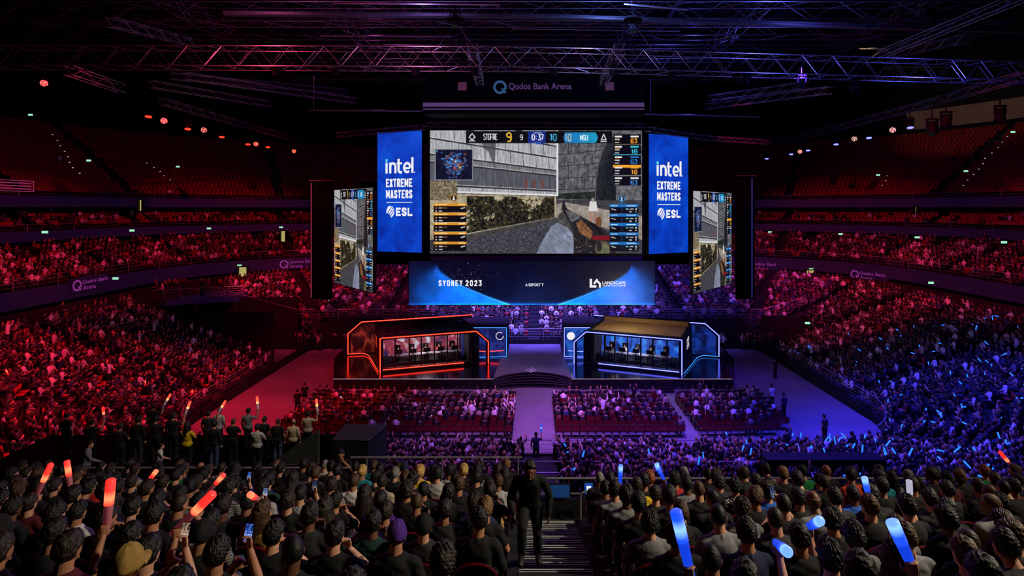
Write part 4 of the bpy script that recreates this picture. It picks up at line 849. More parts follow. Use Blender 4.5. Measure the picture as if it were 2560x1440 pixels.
for i, (a, b) in enumerate((((770, 276, 48), (1056, 277, 48)), ((1612, 285, 48), (1900, 293, 50)), ((830, 8, 38), (1250, 12, 38)), ((1560, 10, 38), (1720, 24, 38)), ((800, 90, 46), (1130, 92, 46)), ((1280, 72, 46), (1700, 78, 46)))):
    r = thing('rigging_pipe', 'thin rigging pipe under the roof, %s of six' % nth(i), 'pipe', P(*a), 0, 'rigging pipes'); MB().tube((0, 0, 0), P(*b)-P(*a), .07, 8).build('pipe', M_STEEL, r); MB().tube((.5, 0, 0), (.5, 0, 3), .02, 5).build('hanger', M_STEEL, r)
for i, x in enumerate((-24, -12, -5.5, 5.5, 13, 24)): beam('roof girder running down the hall, %s across' % nth(i), (x, 44, 33.5), (x*1.05, 82, 33.5), .45, .9)
for i, y in enumerate((48, 58, 68, 78)): beam('roof girder running across the hall, %s from the camera' % nth(i), (-60, y, 34.4), (60, y, 34.4), .4, .8)
for i, (y, z) in enumerate(((44, 29.6), (52, 31), (62, 31.5), (74, 32))): box_truss('wide roof truss crossing the dark ceiling, %s from the camera' % nth(i), [(-55, y, z), (55, y, z)], 1.5, 2.2, 'roof trusses', .06, M_STEEL, 'roof_truss')
for i, x in enumerate((-30, -17, 9, 19, 32)): box_truss('roof truss running down the hall under the ceiling, %s across' % nth(i), [(x, 40, 31.5), (x*1.02, 84, 31.5)], 1.2, 2.0, 'roof trusses', .05, M_STEEL, 'roof_truss')
# show lamps: yoke, head, lens
M_LAMPBODY = mat('lamp_body', (8, 8, 9), .8, spec=.1); yk = MB(); yk.box((0, 0, .34), (.46, .16, .06)); yk.box((-.21, 0, .16), (.04, .12, .36)); yk.box((.21, 0, .16), (.04, .12, .36)); yk.tube((0, 0, .34), (0, 0, .75), .03, 6); yk = yk.mesh('yoke')
hd_ = MB(); hd_.tubepath([(0, 0, .26), (0, 0, .2), (0, 0, -.1), (0, 0, -.3)], [.08, .15, .19, .20], 16); hd_ = hd_.mesh('lamp_head'); ln_ = MB(); ln_.tubepath([(0, 0, -.29), (0, 0, -.315)], [.185, .18], 18); ln_ = ln_.mesh('lens')
def comb(name, c):
    m = bpy.data.materials.new(name); m.use_nodes = True; nt = m.node_tree; b = nt.nodes['Principled BSDF']; tc = nt.nodes.new('ShaderNodeTexCoord'); v = nt.nodes.new('ShaderNodeTexVoronoi'); v.inputs['Scale'].default_value = 13; r = nt.nodes.new('ShaderNodeValToRGB'); e = r.color_ramp.elements; e[0].position = .3; e[0].color = (*c, 1); e[1].position = .55; e[1].color = (.01, .004, .002, 1)
    nt.links.new(tc.outputs['Object'], v.inputs['Vector']); nt.links.new(v.outputs['Distance'], r.inputs['Fac']); nt.links.new(r.outputs['Color'], b.inputs['Emission Color']); b.inputs['Emission Strength'].default_value = 1; m.cycles.emission_sampling = 'NONE'; return m
LENS = {'r': glow('lens_red', (6, .07, .03), 1., False), 'o': comb('lens_amber', (2.2, .36, .08)), 'b': glow('lens_blue', (.45, .5, 6), 1., False), 'w': comb('lens_warm', (1.5, .85, .36)), 'x': mat('lens_off', (30, 30, 34), .1)}
def show_lamp(p, aim, c, label, group, k=1.):
    r = thing('show_lamp', label, 'stage lamp', p, 0, group, k); obj('yoke', yk, M_LAMPBODY, r)
    q = (Vector(aim)-Vector(p)).to_track_quat('-Z', 'Y').to_matrix().to_4x4(); h = obj('lamp_head', hd_, M_LAMPBODY, r, q); obj('lens', ln_, LENS[c], h); return r
for i, ((px, py), c) in enumerate(zip(RIG_L, 'orororroro')):
    p = rig_pos(px, py, -28.6); show_lamp(p, (0, 0, CZ) if c == 'o' else (p.x+1.5, p.y-3.5, 8), c, 'glowing %s show lamp on the red-side truss, %s from the camera end' % ('amber honeycomb' if c == 'o' else 'red', nth(i)), 'red show lamps', 1.25 if i else 1.0)
for i, ((px, py), c) in enumerate(zip(RIG_R, 'bwbwbbwbb')):
    p = rig_pos(px, py, 31); show_lamp(p, (0, 0, CZ) if c == 'w' else (p.x-1.5, p.y-3.5, 8), c, 'glowing %s show lamp on the blue-side truss, %s from the camera end' % ('warm honeycomb' if c == 'w' else 'blue', nth(i)), 'blue show lamps', 1.3)
for i, (x, y) in enumerate(((1138, 50), (1583, 62), (2328, 45), (2500, 285), (2365, 300), (2330, 318))):
    show_lamp(P(x, y, 38), P(x, y+400, 36), 'x', 'unlit lamp hanging under the roof, %s from the red side' % nth(i), 'unlit show lamps', 1.6)
for i, x in enumerate((-13, -10, -6, -3, 1, 4, 7, 11, 14, 17)): show_lamp((x, 28.1+max(0, x-3)*.11, CZ+7.0-max(0, x-5)*.045), (x, 38, 0), 'x', 'dark lamp hanging under the main truss, %s from the red side' % nth(i), 'lamps under the main truss', 1.0)
for side in (-1, 1):
    x0 = 1140 if side < 0 else 1582; r = thing('rigging_bridle', 'chain hoist with two bridle cables above the main truss, %s side' % ('red' if side < 0 else 'blue'), 'rigging', P(x0, 52, 30), 0, 'chain hoists')
    c = Vector(P(x0, 52, 30)); MB().box((0, 0, 0), (.9, .5, .16)).build('hoist', M_LAMPBODY, r)
    for dx in (-52, 0, 52): MB().tube((0, 0, -.1), P(x0+dx, 128, 28)-c, .018, 5).build('cable', M_STEEL, r)
    box_truss('short sloping truss from the main truss to the scoreboard, %s side' % ('red' if side < 0 else 'blue'), [P(1180 if side < 0 else 1550, 120, 28.5), P(1200 if side < 0 else 1508, 205, 40)], .5, .7, r=.03)
for p, c, W in (((-14, 25.5, 20.3), (1, .06, .14), 620), ((-6, 25.5, 20.3), (.9, .2, .5), 420), ((3, 25.5, 20.3), (.5, .35, 1), 420), ((13, 26.5, 20), (.12, .13, 1), 620), ((22, 28, 19.6), (.10, .10, 1), 520)): point_light(p, c, W, .15)  # coloured lights without fixtures, added to brighten the main truss
for p, c, W in (((-20, 36, 27), (.8, .12, .4), 560), ((-8, 36, 27), (.4, .2, .9), 560), ((6, 37, 27.5), (.16, .24, 1), 1100), ((20, 40, 27), (.12, .13, 1), 900), ((-16, 56, 28), (.5, .08, .4), 500), ((16, 56, 28), (.12, .12, 1), 700)): point_light(p, c, W, .3)  # further unseen lights added under the roof to lift its dark steel
# ---------------------------------------------------------------- people (detailed, seen near the camera)
def ring_tube(mb, pts, rads, n=12, squash=None):
    """tube through joints with a radius per joint and rounded ends; closed"""
    pts = [Vector(p) for p in pts]
    d0 = (pts[1]-pts[0]).normalized(); d1 = (pts[-1]-pts[-2]).normalized()
    P2 = [pts[0]-d0*rads[0]*.85, pts[0]-d0*rads[0]*.5] + pts + [pts[-1]+d1*rads[-1]*.5, pts[-1]+d1*rads[-1]*.85]
    R2 = [rads[0]*.35, rads[0]*.82] + list(rads) + [rads[-1]*.82, rads[-1]*.35]
    mb.tubepath(P2, R2, n)

def head_point(d):
    """unit direction -> point on a bare head centred on the skull, facing +Y"""
    x, y, z = d
    px, py, pz = .077*x, .099*y, .122*z
    if z < -.15:
        t = min(1, (-z-.15)/.85)
        px *= 1-.32*t
        if y < 0: py *= 1-.55*t
        else: py *= 1-.12*t
        py += .018*t
    if y > .55: py -= .012*(y-.55)/.45           # flatter face
    return Vector((px, py, pz))

def add_head(mb, M):
    g = []
    NU, NV = 28, 18
    vs = []
    for j in range(NV+1):
        th = math.pi*j/NV
        for i in range(NU):
            ph = 2*math.pi*i/NU
            vs.append(M @ head_point((math.sin(th)*math.cos(ph), math.sin(th)*math.sin(ph), math.cos(th))))
    mb.grid(vs, NV+1, NU, wrap=True)
    def ell(c, r, rot=0):
        mb.ellipsoid(c, r, M, rot)
    ell((0, .094, -.022), (.013, .021, .028))      # nose
    ell((0, .086, .018), (.045, .014, .012))       # brow
    ell((0, .085, -.064), (.024, .013, .012))      # lips
    ell((0, .078, -.102), (.022, .018, .014))      # chin
    for s in (-1, 1):
        ell((s*.081, -.008, -.015), (.010, .022, .034), s*.3)   # ears

def add_hand(mb, wrist, fdir, palm_n, curl=.5, s=1, side=1):
    """palm, four fingers of unequal length with two bends, thumb from the side of the palm"""
    f = Vector(fdir).normalized(); n = Vector(palm_n); n = (n-f*n.dot(f)).normalized(); a = f.cross(n)*side
    w = Vector(wrist)
    mb.tubepath([w, w+f*.03, w+f*.06, w+f*.092], [.026, .036, .041, .036], 10, flat=(n, .45))
    for k, (off, L) in enumerate(((-.030, .072), (-.010, .082), (.011, .076), (.030, .060))):
        b = w+f*.085+a*off
        c1 = (f*math.cos(curl)+n*math.sin(curl)); c2 = (f*math.cos(curl*2.1)+n*math.sin(curl*2.1)); c3 = (f*math.cos(curl*2.9)+n*math.sin(curl*2.9))
        p1 = b+c1*L*.45; p2 = p1+c2*L*.32; p3 = p2+c3*L*.25
        mb.tubepath([b-f*.012, b, p1, p2, p3], [.009, .0098, .0092, .0082, .006], 7)
    b = w+f*.03-a*.034
    q = (f*.6-a*.8).normalized()
    p1 = b+q*.038; p2 = p1+(f*.75-a*.25+n*.5).normalized()*.032
    mb.tubepath([w+f*.02-a*.018, b, p1, p2], [.012, .0125, .0105, .0075], 7)

def remesh(mb, name, vox, smooth=2, wrinkle=0., seed=0):
    me = mb.mesh('tmp'); ob = bpy.data.objects.new('tmp', me); bpy.context.scene.collection.objects.link(ob)
    r = ob.modifiers.new('r', 'REMESH'); r.mode = 'VOXEL'; r.voxel_size = vox
    if smooth:
        s = ob.modifiers.new('s', 'SMOOTH'); s.factor = .5; s.iterations = smooth
    dg = bpy.context.evaluated_depsgraph_get()
    out = bpy.data.meshes.new_from_object(ob.evaluated_get(dg)); out.name = name
    bpy.data.objects.remove(ob); bpy.data.meshes.remove(me)
    n = len(out.vertices)
    if wrinkle:
        co = np.empty(n*3, np.float32); out.vertices.foreach_get('co', co); co = co.reshape(-1, 3)
        no = np.empty(n*3, np.float32); out.vertices.foreach_get('normal', no); no = no.reshape(-1, 3)
        rs = np.random.RandomState(seed); w = np.zeros(n)
        for k in range(7):
            d = rs.normal(size=3); d /= np.linalg.norm(d); fr = rs.uniform(18, 60); ph = rs.uniform(0, 6.28)
            w += np.sin(co@d*fr+ph+2.2*np.sin(co[:, 2]*rs.uniform(6, 14)+ph))
        co = co+no*(w*wrinkle/3.)[:, None]
        out.vertices.foreach_set('co', co.astype(np.float32).ravel())
    out.polygons.foreach_set('use_smooth', [True]*len(out.polygons)); out.update()
    return out

V3 = Vector
def make_pose(name, seated=True, lean=0., hands=None, head=(0, 0, 0), shoulder=1., legs=None, curl=.5, fem=False):
    """returns dict of meshes and the head matrix. hands: {'R': (elbow, wrist, fingerdir, palm_n), 'L': ...} in local metres, +Y forward, X right"""
    hz = .47 if seated else .93                       # hip height
    hip = V3((0, 0, hz))
    cl, sl = math.cos(lean), math.sin(lean)
    def up(z, y=0, x=0):                              # point on the leaning torso, z above hip
        return hip+V3((x, z*sl+y*cl, z*cl-y*sl))
    sw = .185*shoulder
    spine = [(-.06, .0, .150, .105), (.02, .0, .160, .115), (.12, .0, .140, .105), (.25, -.005, .150, .112), (.38, -.012, .165, .115), (.455, -.012, .150, .095), (.50, -.01, .112, .072), (.53, .0, .07, .058)]
    if fem: spine = [(a, b, c*(.98 if i < 2 else .88), d*.95) for i, (a, b, c, d) in enumerate(spine)]
    def torso(mb, inf):
        vs = []; N = 20
        rr = [(spine[0][0]-.03, 0, .05, .04)]+list(spine)+[(.545, .0, .02, .02)]
        for z, y, rx, ry in rr:
            for i in range(N):
                t = 2*math.pi*i/N
                cx, sx = math.cos(t), math.sin(t)
                vs.append(up(z, y+(ry+inf+(.012 if inf and z < .1 else 0))*math.copysign(abs(sx)**.85, sx), (rx+inf+(.012 if inf and z < .1 else 0))*math.copysign(abs(cx)**.85, cx)))
        mb.grid(vs, len(rr), N, wrap=True)
    neck0 = up(.50, -.01); HM = Matrix.Translation(up(.675, .030)) @ Euler((-lean*.6+head[0], head[1], head[2])).to_matrix().to_4x4()
    sh = {s: up(.44, -.015, k*sw) for s, k in (('R', 1), ('L', -1))}
    if hands is None: hands = {}
    dflt = {}
    for s, k in (('R', 1), ('L', -1)):
        if seated: dflt[s] = (V3((k*.27, .03, .66)), V3((k*.14, .27, .60)), V3((-k*.3, 1, -.15)), V3((0, -.2, -1)))
        else: dflt[s] = (V3((k*.27, -.02, 1.10)), V3((k*.26, .06, .86)), V3((0, .1, -1)), V3((-k, 0, 0)))
    H = {s: tuple(V3(v) for v in hands.get(s, dflt[s])) for s in 'RL'}
    if legs is None:
        if seated: legs = {s: [V3((k*.09, .02, hz)), V3((k*.12, .42, .50)), V3((k*.13, .42, .09))] for s, k in (('R', 1), ('L', -1))}
        else: legs = {s: [V3((k*.09, 0, hz-.02)), V3((k*.10, .02, .50)), V3((k*.11, -.02, .09))] for s, k in (('R', 1), ('L', -1))}
    def arm(mb, s, inf, to=2, cut=1.):
        e, w = H[s][0], H[s][1]
        sh0 = sh[s]
        pts = [sh0+V3((0, 0, .0)), sh0.lerp(e, .5), e]; rr = [.058+inf, .050+inf, .042+inf]
        if cut < 1: pts[2] = sh0.lerp(e, cut); rr[2] = .047+inf*1.3; pts[1] = sh0.lerp(e, cut*.5)
        elif to == 2: pts += [e.lerp(w, .35), w]; rr += [.042+inf, .028+inf]
        ring_tube(mb, pts, rr, 12)
        ring_tube(mb, [up(.44, -.01, 0), sh0], [.075+inf, .058+inf], 12)
    def leg(mb, s, inf, bottom=1.):
        h, k, a = legs[s]
        pts = [h, h.lerp(k, .5), k, k.lerp(a, .3), k.lerp(a, bottom)]
        ring_tube(mb, pts, [.088+inf, .075+inf, .056+inf, .056+inf, .040+inf*1.6], 12)
    def foot(mb, s, inf):
        a = legs[s][2]; f = V3((.02 if s == 'R' else -.02, .2, 0))
        mb.tubepath([a+V3((0, -.06, -.05)), a+V3((0, -.03, -.045)), a+f*.4+V3((0, 0, -.045)), a+f*.8+V3((0, 0, -.058)), a+f*1.02+V3((0, 0, -.062))], [.025+inf, .04+inf, .044+inf, .04+inf, .02+inf], 10)
    b = MB(); torso(b, 0)
    ring_tube(b, [neck0, HM @ V3((0, -.02, -.06))], [.064, .058], 14)
    add_head(b, HM)
    for s, k in (('R', 1), ('L', -1)):
        arm(b, s, 0); leg(b, s, 0); foot(b, s, -.004)
        add_hand(b, H[s][1], H[s][2], H[s][3], curl, side=k)
    body = remesh(b, name+'_body', .0085, 2)
    out = {'body': body, 'head': HM}
    for key, cut in (('tee', .62), ('long', 1.)):
        m = MB(); torso(m, .016)
        for s in 'RL': arm(m, s, .013, 2, cut)
        if key == 'long': ring_tube(m, [up(.49, -.035, -.06), up(.50, -.06, 0), up(.49, -.035, .06)], [.03, .045, .03], 10)   # hood / collar roll
        out[key] = remesh(m, name+'_'+key, .0125, 3, .0042, len(name)*7+len(key))
    m = MB()
    ring_tube(m, [hip+V3((-.06, 0, 0)), hip+V3((.06, 0, 0))], [.125, .125], 14)
    for s in 'RL': leg(m, s, .014, .93)
    out['trousers'] = remesh(m, name+'_trousers', .0135, 3, .004, len(name))
    out['shoes'] = []
    for s in 'RL': m = MB(); foot(m, s, .008); out['shoes'].append(remesh(m, name+'_shoe', .012, 2))
    return out

def make_hair(style, seed=0):
    """hair as a closed shell round the head, in head space"""
    rs = random.Random(seed); NU, NV = 110, 66
    th0 = {'short': .018, 'buzz': .006, 'curly': .034, 'tousled': .026, 'long': .020, 'bun': .015, 'swept': .022, 'balding': .009}[style]
    nz = [(Vector((rs.gauss(0, 1), rs.gauss(0, 1), rs.gauss(0, 1))).normalized(), rs.uniform(5, 30), rs.uniform(0, 6)) for _ in range(18)]
    vs = []
    for j in range(NV+1):
        th = math.pi*j/NV
        for i in range(NU):
            ph = 2*math.pi*i/NU
            d = Vector((math.sin(th)*math.cos(ph), math.sin(th)*math.sin(ph), math.cos(th)))
            p = head_point(d)
            # hairline: low at the nape, over the ears at the sides, high above the brow
            line = -.58 if d.y < -.45 else (-.58+(d.y+.45)/.45*.62 if d.y < 0 else .04+d.y*.42)
            if style in ('long',): line -= .25 if d.y < .3 else 0
            m = max(0, min(1, (d.z-line)/.16+.2)); m = m*m*(3-2*m)
            if style == 'balding': m *= max(0, min(1, (.62-d.z)/.2))
            n = sum(math.sin(p.dot(a)*f*11+b) for a, f, b in nz)/7
            if style == 'curly': t = th0*(1+.30*n+.20*math.sin(d.x*37)*math.sin(d.z*33+d.y*31))
            elif style == 'tousled': t = th0*(1+.30*n+.22*math.sin(ph*17+d.z*6+2*n)*max(0, d.z))
            elif style == 'buzz' or style == 'balding': t = th0*(1+.1*n)
            else: t = th0*(1+.30*n+.09*math.sin(ph*37+9*d.z+3*n))*(1+.5*max(0, d.z)*(.4+max(0, d.y))+(.45*max(0, d.y+.3)*max(0, d.z) if style == 'swept' else .2*max(0, d.z)))
            if style in ('short', 'swept') and d.z < .1: t *= .55+.45*max(0, (d.z+.6)/.7)   # clipped sides and nape
            vs.append(p+d*(t*m-.008*(1-m)))
    mb = MB(); mb.grid(vs, NV+1, NU, wrap=True)
    if style == 'long':                                   # curtain of locks down the back and over the shoulders
        N = 40; rows = 12; sh = []
        for r in range(rows+1):
            z = .06-.40*r/rows
            for side in (1, 0):
                pass
            ring = []
            for i in range(N):
                t = 2*math.pi*i/N
                a = -math.pi*.5+math.cos(t)*1.75       # angle about the head, back half
                rad = (.104+.02*math.sin(min(1, r/rows*1.5)*1.6))+(.020 if math.sin(t) > 0 else -.012)+.006*math.sin(a*19+z*6)+.004*rs.uniform(-1, 1)
                sq = .84 if r < 4 else .95
                ring.append(Vector((rad*math.cos(a)*sq, rad*math.sin(a)-.005-.04*(r/rows)**2, z+(.03*rs.uniform(-1, .4) if r == rows else 0))))
            sh += ring
        mb.grid(sh, rows+1, N, wrap=True)
    if style == 'bun': mb.ellipsoid((0, -.115, .05), (.045, .042, .045), Matrix.Identity(4), 0)
    me = mb.mesh('hair_'+style); me.polygons.foreach_set('use_smooth', [True]*len(me.polygons))
    return me

def make_cap(front=True):
    vs = []; NU = 40
    for j in range(13):
        th = math.pi*.53*j/12
        for i in range(NU):
            ph = 2*math.pi*i/NU; d = Vector((math.sin(th)*math.cos(ph), math.sin(th)*math.sin(ph), math.cos(th)))
            p = head_point(d); vs.append(p+d*(.016+.002*math.cos(ph*6))+Vector((0, 0, .006 if j < 9 else 0)))
    mb = MB(); mb.grid(vs, 13, NU, wrap=True)
    b = []
    for j in range(5):
        for i in range(17):
            a = math.pi*(.12+.76*i/16); r = 1+j*.19*math.sin(math.pi*(.1+.8*i/16))
            b.append(Vector((.092*math.cos(a)*(1+.0*j), .112*math.sin(a)*r, .012-.006*j-.012*abs(math.cos(a)))))
    k = len(b); b2 = b+[v-Vector((0, 0, .005)) for v in b]
    mb.grid(b2[:k], 5, 17); mb.grid(b2[k:], 5, 17)
    me = mb.mesh('cap'); me.polygons.foreach_set('use_smooth', [True]*len(me.polygons)); return me
# ---------------------------------------------------------------- folding chairs on the arena floor
def copies(root_def, name, label, cat, loc, rz, group, scale=1.):
    r = thing(name, label, cat, loc, rz, group, scale)
    for nm, me, m, M in root_def: obj(nm, me, m, r, M)
    return r
bk = MB(); pr = []
for i in range(9): a = PI*i/8; pr.append((.19*math.cos(a)*1.0+(.03 if math.cos(a) > 0 else -.03), .70+.16*math.sin(a)**.6))
bk.prism([(-.22, .47), (.22, .47)]+pr, -.245, -.215); bk = bk.mesh('backrest')
hs = MB().prism([(-.07, .775), (.07, .775), (.06, .80), (-.06, .80)], -.25, -.247).mesh('handle_slot')
stt = MB(); stt.tubepath([(0, -.20, .45), (0, -.1, .455), (0, .1, .455), (0, .21, .45)], [.20, .225, .225, .2], 14, flat=(Vector((0, 0, 1)), .16)); stt = stt.mesh('seat')
frm = MB()
for s in (-1, 1): frm.path([(s*.23, .22, 0), (s*.23, -.02, .42), (s*.23, -.24, .82)], .014, 6).path([(s*.23, -.27, 0), (s*.23, .02, .44)], .014, 6)
frm.tube((-.23, .22, .02), (.23, .22, .02), .012).tube((-.23, -.27, .04), (.23, -.27, .04), .012).tube((-.23, -.24, .83), (.23, -.24, .83), .012); frm = frm.mesh('frame')
M_CHF = mat('chair_frame', (40, 40, 44), .35, .7)
FOLD = [('backrest', bk, M_RED, None), ('handle_slot', hs, M_BLACK, None), ('seat', stt, M_RED, None), ('frame', frm, M_CHF, None)]
BLK = [('block under red light', -10.25, -1, 12), ('block left of centre aisle', -1.6, -1, 16), ('block right of centre aisle', 1.6, 1, 16), ('block under blue light', 10.7, 1, 12)]
FLOORSPOTS = []; far_chairs = []
for r in range(8):
    for bi, (bn, x0, sg, n) in enumerate(BLK):
        for k in range(n):
            x = x0+sg*k*.508; y = 35.2+.83*r+(.12*max(0, abs(x)-9)*.5 if abs(x) > 9 else 0); rz = -math.atan2(-x*.25, 12)*.5
            if bi == 3 and k > 9 and r < 1: continue
            if r < 5: copies(FOLD, 'folding_chair', 'red folding chair, %s row from back, %s seat from aisle, %s' % (nth(r), nth(k), bn), 'chair', (x, y, 0), rz, 'red folding chairs on the arena floor')
            else: far_chairs.append((x, y, rz))
            p = (.10 if bi in (1, 2) else .35) if r == 0 else .55 if r == 1 else .9
            if bi == 0 and r == 0: p = .5
            if RN.random() < p: FLOORSPOTS.append((x, y+.02, 0, rz))
mb = MB()
for x, y, rz in far_chairs:
    T = Matrix.Translation((x, y, 0)) @ Matrix.Rotation(rz, 4, 'Z')
    for c, s in (((0, -.23, .66), (.44, .03, .38)), ((0, 0, .45), (.44, .42, .06)), ((-.22, 0, .22), (.03, .46, .44)), ((.22, 0, .22), (.03, .46, .44))): mb.box(T @ Vector(c), s)
tag(mb.build('folding_chairs', M_RED), 'rows of red folding chairs nearest the stage, under the seated spectators', 'chairs', None, 'stuff')

# ---------------------------------------------------------------- near stand: treads, stair, parapet
zrow = lambda d: 12.17-.381*d
ROWS_L = [13.2-.8*k for k in range(14)]; ROWS_R = [11.6-.8*k for k in range(12)]
for nm, rows, x0, x1 in (('left', ROWS_L, -16, -.235), ('right', ROWS_R, .895, 16)):
    mb = MB()
    for d in rows: mb.span((x0, d-.45, zrow(d)-.6), (x1, d+(.35 if d < 13 else .78), zrow(d)))
    tag(mb.build('floor_near_terrace_'+nm, M_CONC), kind='structure')
mb = MB(); no = []
stair = thing('stair_flight', 'dark centre stair with white edged treads in the near stand', 'stairs', (.33, 12.4, 0))
for k in range(30):
    Y = 12.36-.4*k; z = CZ-2.19-.381*Y
    if Y < 1: break
    mb.span((-.56, Y-12.4-.02, z-1.2), (.56, Y-12.4-.42, z))
    s = MB().box((0, Y-12.4-.035, z+.003), (1.10, .014, .008)).box((0, Y-12.4-.095, z+.003), (1.10, .010, .008)).mesh('nosing'); no.append(s)
mb.build('treads', M_CONC, stair)
for s in no: obj('nosing', s, M_NOSING, stair)
zl = zrow(12.4)
tag(MB().span((-.235, 12.36, zl-2), (16, 13.3, zl)).build('floor_landing', M_CONC), kind='structure')
tag(MB().span((.0, 12.55, zl), (16, 12.7, zl+.42)).build('wall_parapet_right', M_BLACK), kind='structure'); tag(MB().span((-16, 14.0, zrow(13.2)-2.5), (-.2, 14.12, zrow(13.2)+.1)).build('wall_parapet_left', M_BLACK), kind='structure')
def long_rail(label, x0, x1, y, z0, h):
    r = thing('parapet_rail', label, 'railing', (0, y, z0), 0, 'parapet rails'); MB().tube((x0, 0, h), (x1, 0, h), .026, 8).build('handrail', M_RAIL, r)
    x = x0+.4; me = MB().tube((0, 0, 0), (0, 0, h), .02, 6).mesh('post')
    while x < x1: obj('post', me, M_RAIL, r, Matrix.Translation((x, 0, 0))); x += 1.9
long_rail('silver parapet rail in front of the right part of the near stand', .1, 16, 12.62, zl, .86); long_rail('silver parapet rail in front of the left part of the near stand', -4.6, -.3, 14.05, zrow(13.2), 1.0); long_rail('thin parapet rail in front of the left corner of the near stand', -13, -4.6, 14.05, zrow(13.2), .74)
long_rail('lower rail beyond the parapet at the head of the stairs', -4, 16, 14.6, 6.0, .95)
hr_ = thing('stair_handrail', 'curved steel handrail end at the foot of the stairs', 'railing', (1.02, 12.3, zl)); MB().path([(0, 0, 0), (0, 0, .62), (.04, 0, .7), (.16, 0, .74), (.28, 0, .7), (.32, 0, .62), (.32, 0, 0)], .025, 8).build('rail_loop', M_RAIL, hr_)
MB().box((.16, 0, .35), (.26, .01, .6)).build('infill_panel', M_GLASS, hr_)
for i, (x0, x1, y0, y1) in enumerate(((1366, 1424, 1214, 1244), (1462, 1482, 1210, 1236))):
    a, b = P(x0, y0, 12.5), P(x1, y1, 12.5); r = thing('parapet_screen', ('dark blue glowing screen on the parapet at the foot of the stairs' if i == 0 else 'small blue screen with a white mark beside the handrail'), 'screen', ((a.x+b.x)/2, 12.5, b.z)); MB().box((0, .02, (a.z-b.z)/2), (b.x-a.x, .03, a.z-b.z)).build('display', glow('screen_navy', (.004, .028, .10) if i == 0 else (.01, .06, .3), 1) if i == 0 else glow('screen_blue', (.01, .07, .34), 1), r)
    MB().box((0, .045, (a.z-b.z)/2), (b.x-a.x+.06, .02, a.z-b.z+.06)).build('bezel', M_BLACK, r)
    if i: MB().box((0, 0, .16), (.10, .01, .05)).box((-.03, 0, .13), (.03, .01, .1)).build('mark', M_WHITE, r)
# platform with the standing fans, staff walkway, black risers
tag(MB().span((-20, 19.3, 0), (-8.1, 23.2, 5.0)).build('floor_fan_platform', M_DRAPE), kind='structure'); tag(MB().span((-20, 14.6, 0), (-3.5, 17.6, 6.05)).build('floor_staff_walkway', M_DRAPE), kind='structure')
def hexa(name, label, near, far, z0):
    n = [Vector(p) for p in near]; f = [Vector(p) for p in far]; c = Vector(((n[0].x+n[1].x)/2, n[0].y, z0)); r = thing(name, label, 'riser', c)
    v = [n[0], n[1], f[1], f[0]]; mb = MB(); mb.add([q-c for q in v]+[Vector((q.x, q.y, z0))-c for q in v], [(0, 1, 2, 3), (0, 4, 5, 1), (1, 5, 6, 2), (2, 6, 7, 3), (3, 7, 4, 0)]); mb.build('cover', M_BLACK, r)
    e = MB().path([n[1]-c, f[1]-c], .02, 5).path([n[0]-c+Vector((.5, 0, .01)), n[1]-c+Vector((0, 0, .01))], .015, 5).build('edge_trim', M_DARKSTEEL, r); return r
hexa('camera_riser', 'black sloping camera riser left of the centre between the stands', [P(830, 1100, 19.8), P(921, 1102, 19.8)], [P(861, 1061, 22.6), P(966, 1061, 22.6)], 4.0)
hexa('draped_riser', 'black draped slope beside the standing fans', [P(668, 1164, 18.4), P(797, 1160, 18.4)], [P(742, 1112, 18.9), P(797, 1074, 18.9)], 5.0)
a = P(1918, 1150, 22.4); b = P(2215, 1164, 22.4); vm = thing('vomitory_roof', 'dark blue vomitory roof between the blue-lit near seats', 'roof', ((a.x+b.x)/2, 22.4, b.z)); MB().box((0, .35, .11), (b.x-a.x, .7, .23)).build('roof_slab', M_BLACK, vm)

# ---------------------------------------------------------------- detailed people
SKINS = [mat('skin_%s' % n, c, .5, noise=.08, scale=14) for n, c in (('fair', (205, 150, 120)), ('tan', (178, 122, 90)), ('olive', (160, 110, 78)), ('brown', (104, 66, 46)))]
HAIRC = {'black': (16, 14, 14), 'dark brown': (36, 25, 18), 'brown': (70, 46, 28), 'light brown': (112, 78, 46), 'blond': (190, 150, 84), 'grey': (120, 118, 114), 'ginger': (130, 70, 34)}
HAIRM = {k: mat('hair_'+k.replace(' ', '_'), c, .5, noise=.5, scale=70, bump=.38, spec=.36) for k, c in HAIRC.items()}
CLOTH = {'black': (10, 10, 11), 'charcoal': (32, 32, 36), 'grey': (116, 116, 118), 'light grey': (165, 163, 160), 'white': (212, 210, 206), 'navy': (20, 27, 62), 'blue': (20, 78, 170), 'teal': (14, 118, 128), 'green': (10, 120, 56), 'red': (160, 22, 26), 'maroon': (84, 16, 24), 'yellow': (206, 172, 18), 'khaki': (160, 126, 62), 'purple': (72, 32, 128), 'dark green': (20, 58, 50), 'orange': (214, 66, 24), 'beige': (176, 160, 130), 'denim': (52, 66, 92), 'dark denim': (26, 30, 44)}
CLOTHM = {k: mat('cloth_'+k.replace(' ', '_'), c, .85, noise=.14, scale=26, bump=.12) for k, c in CLOTH.items()}
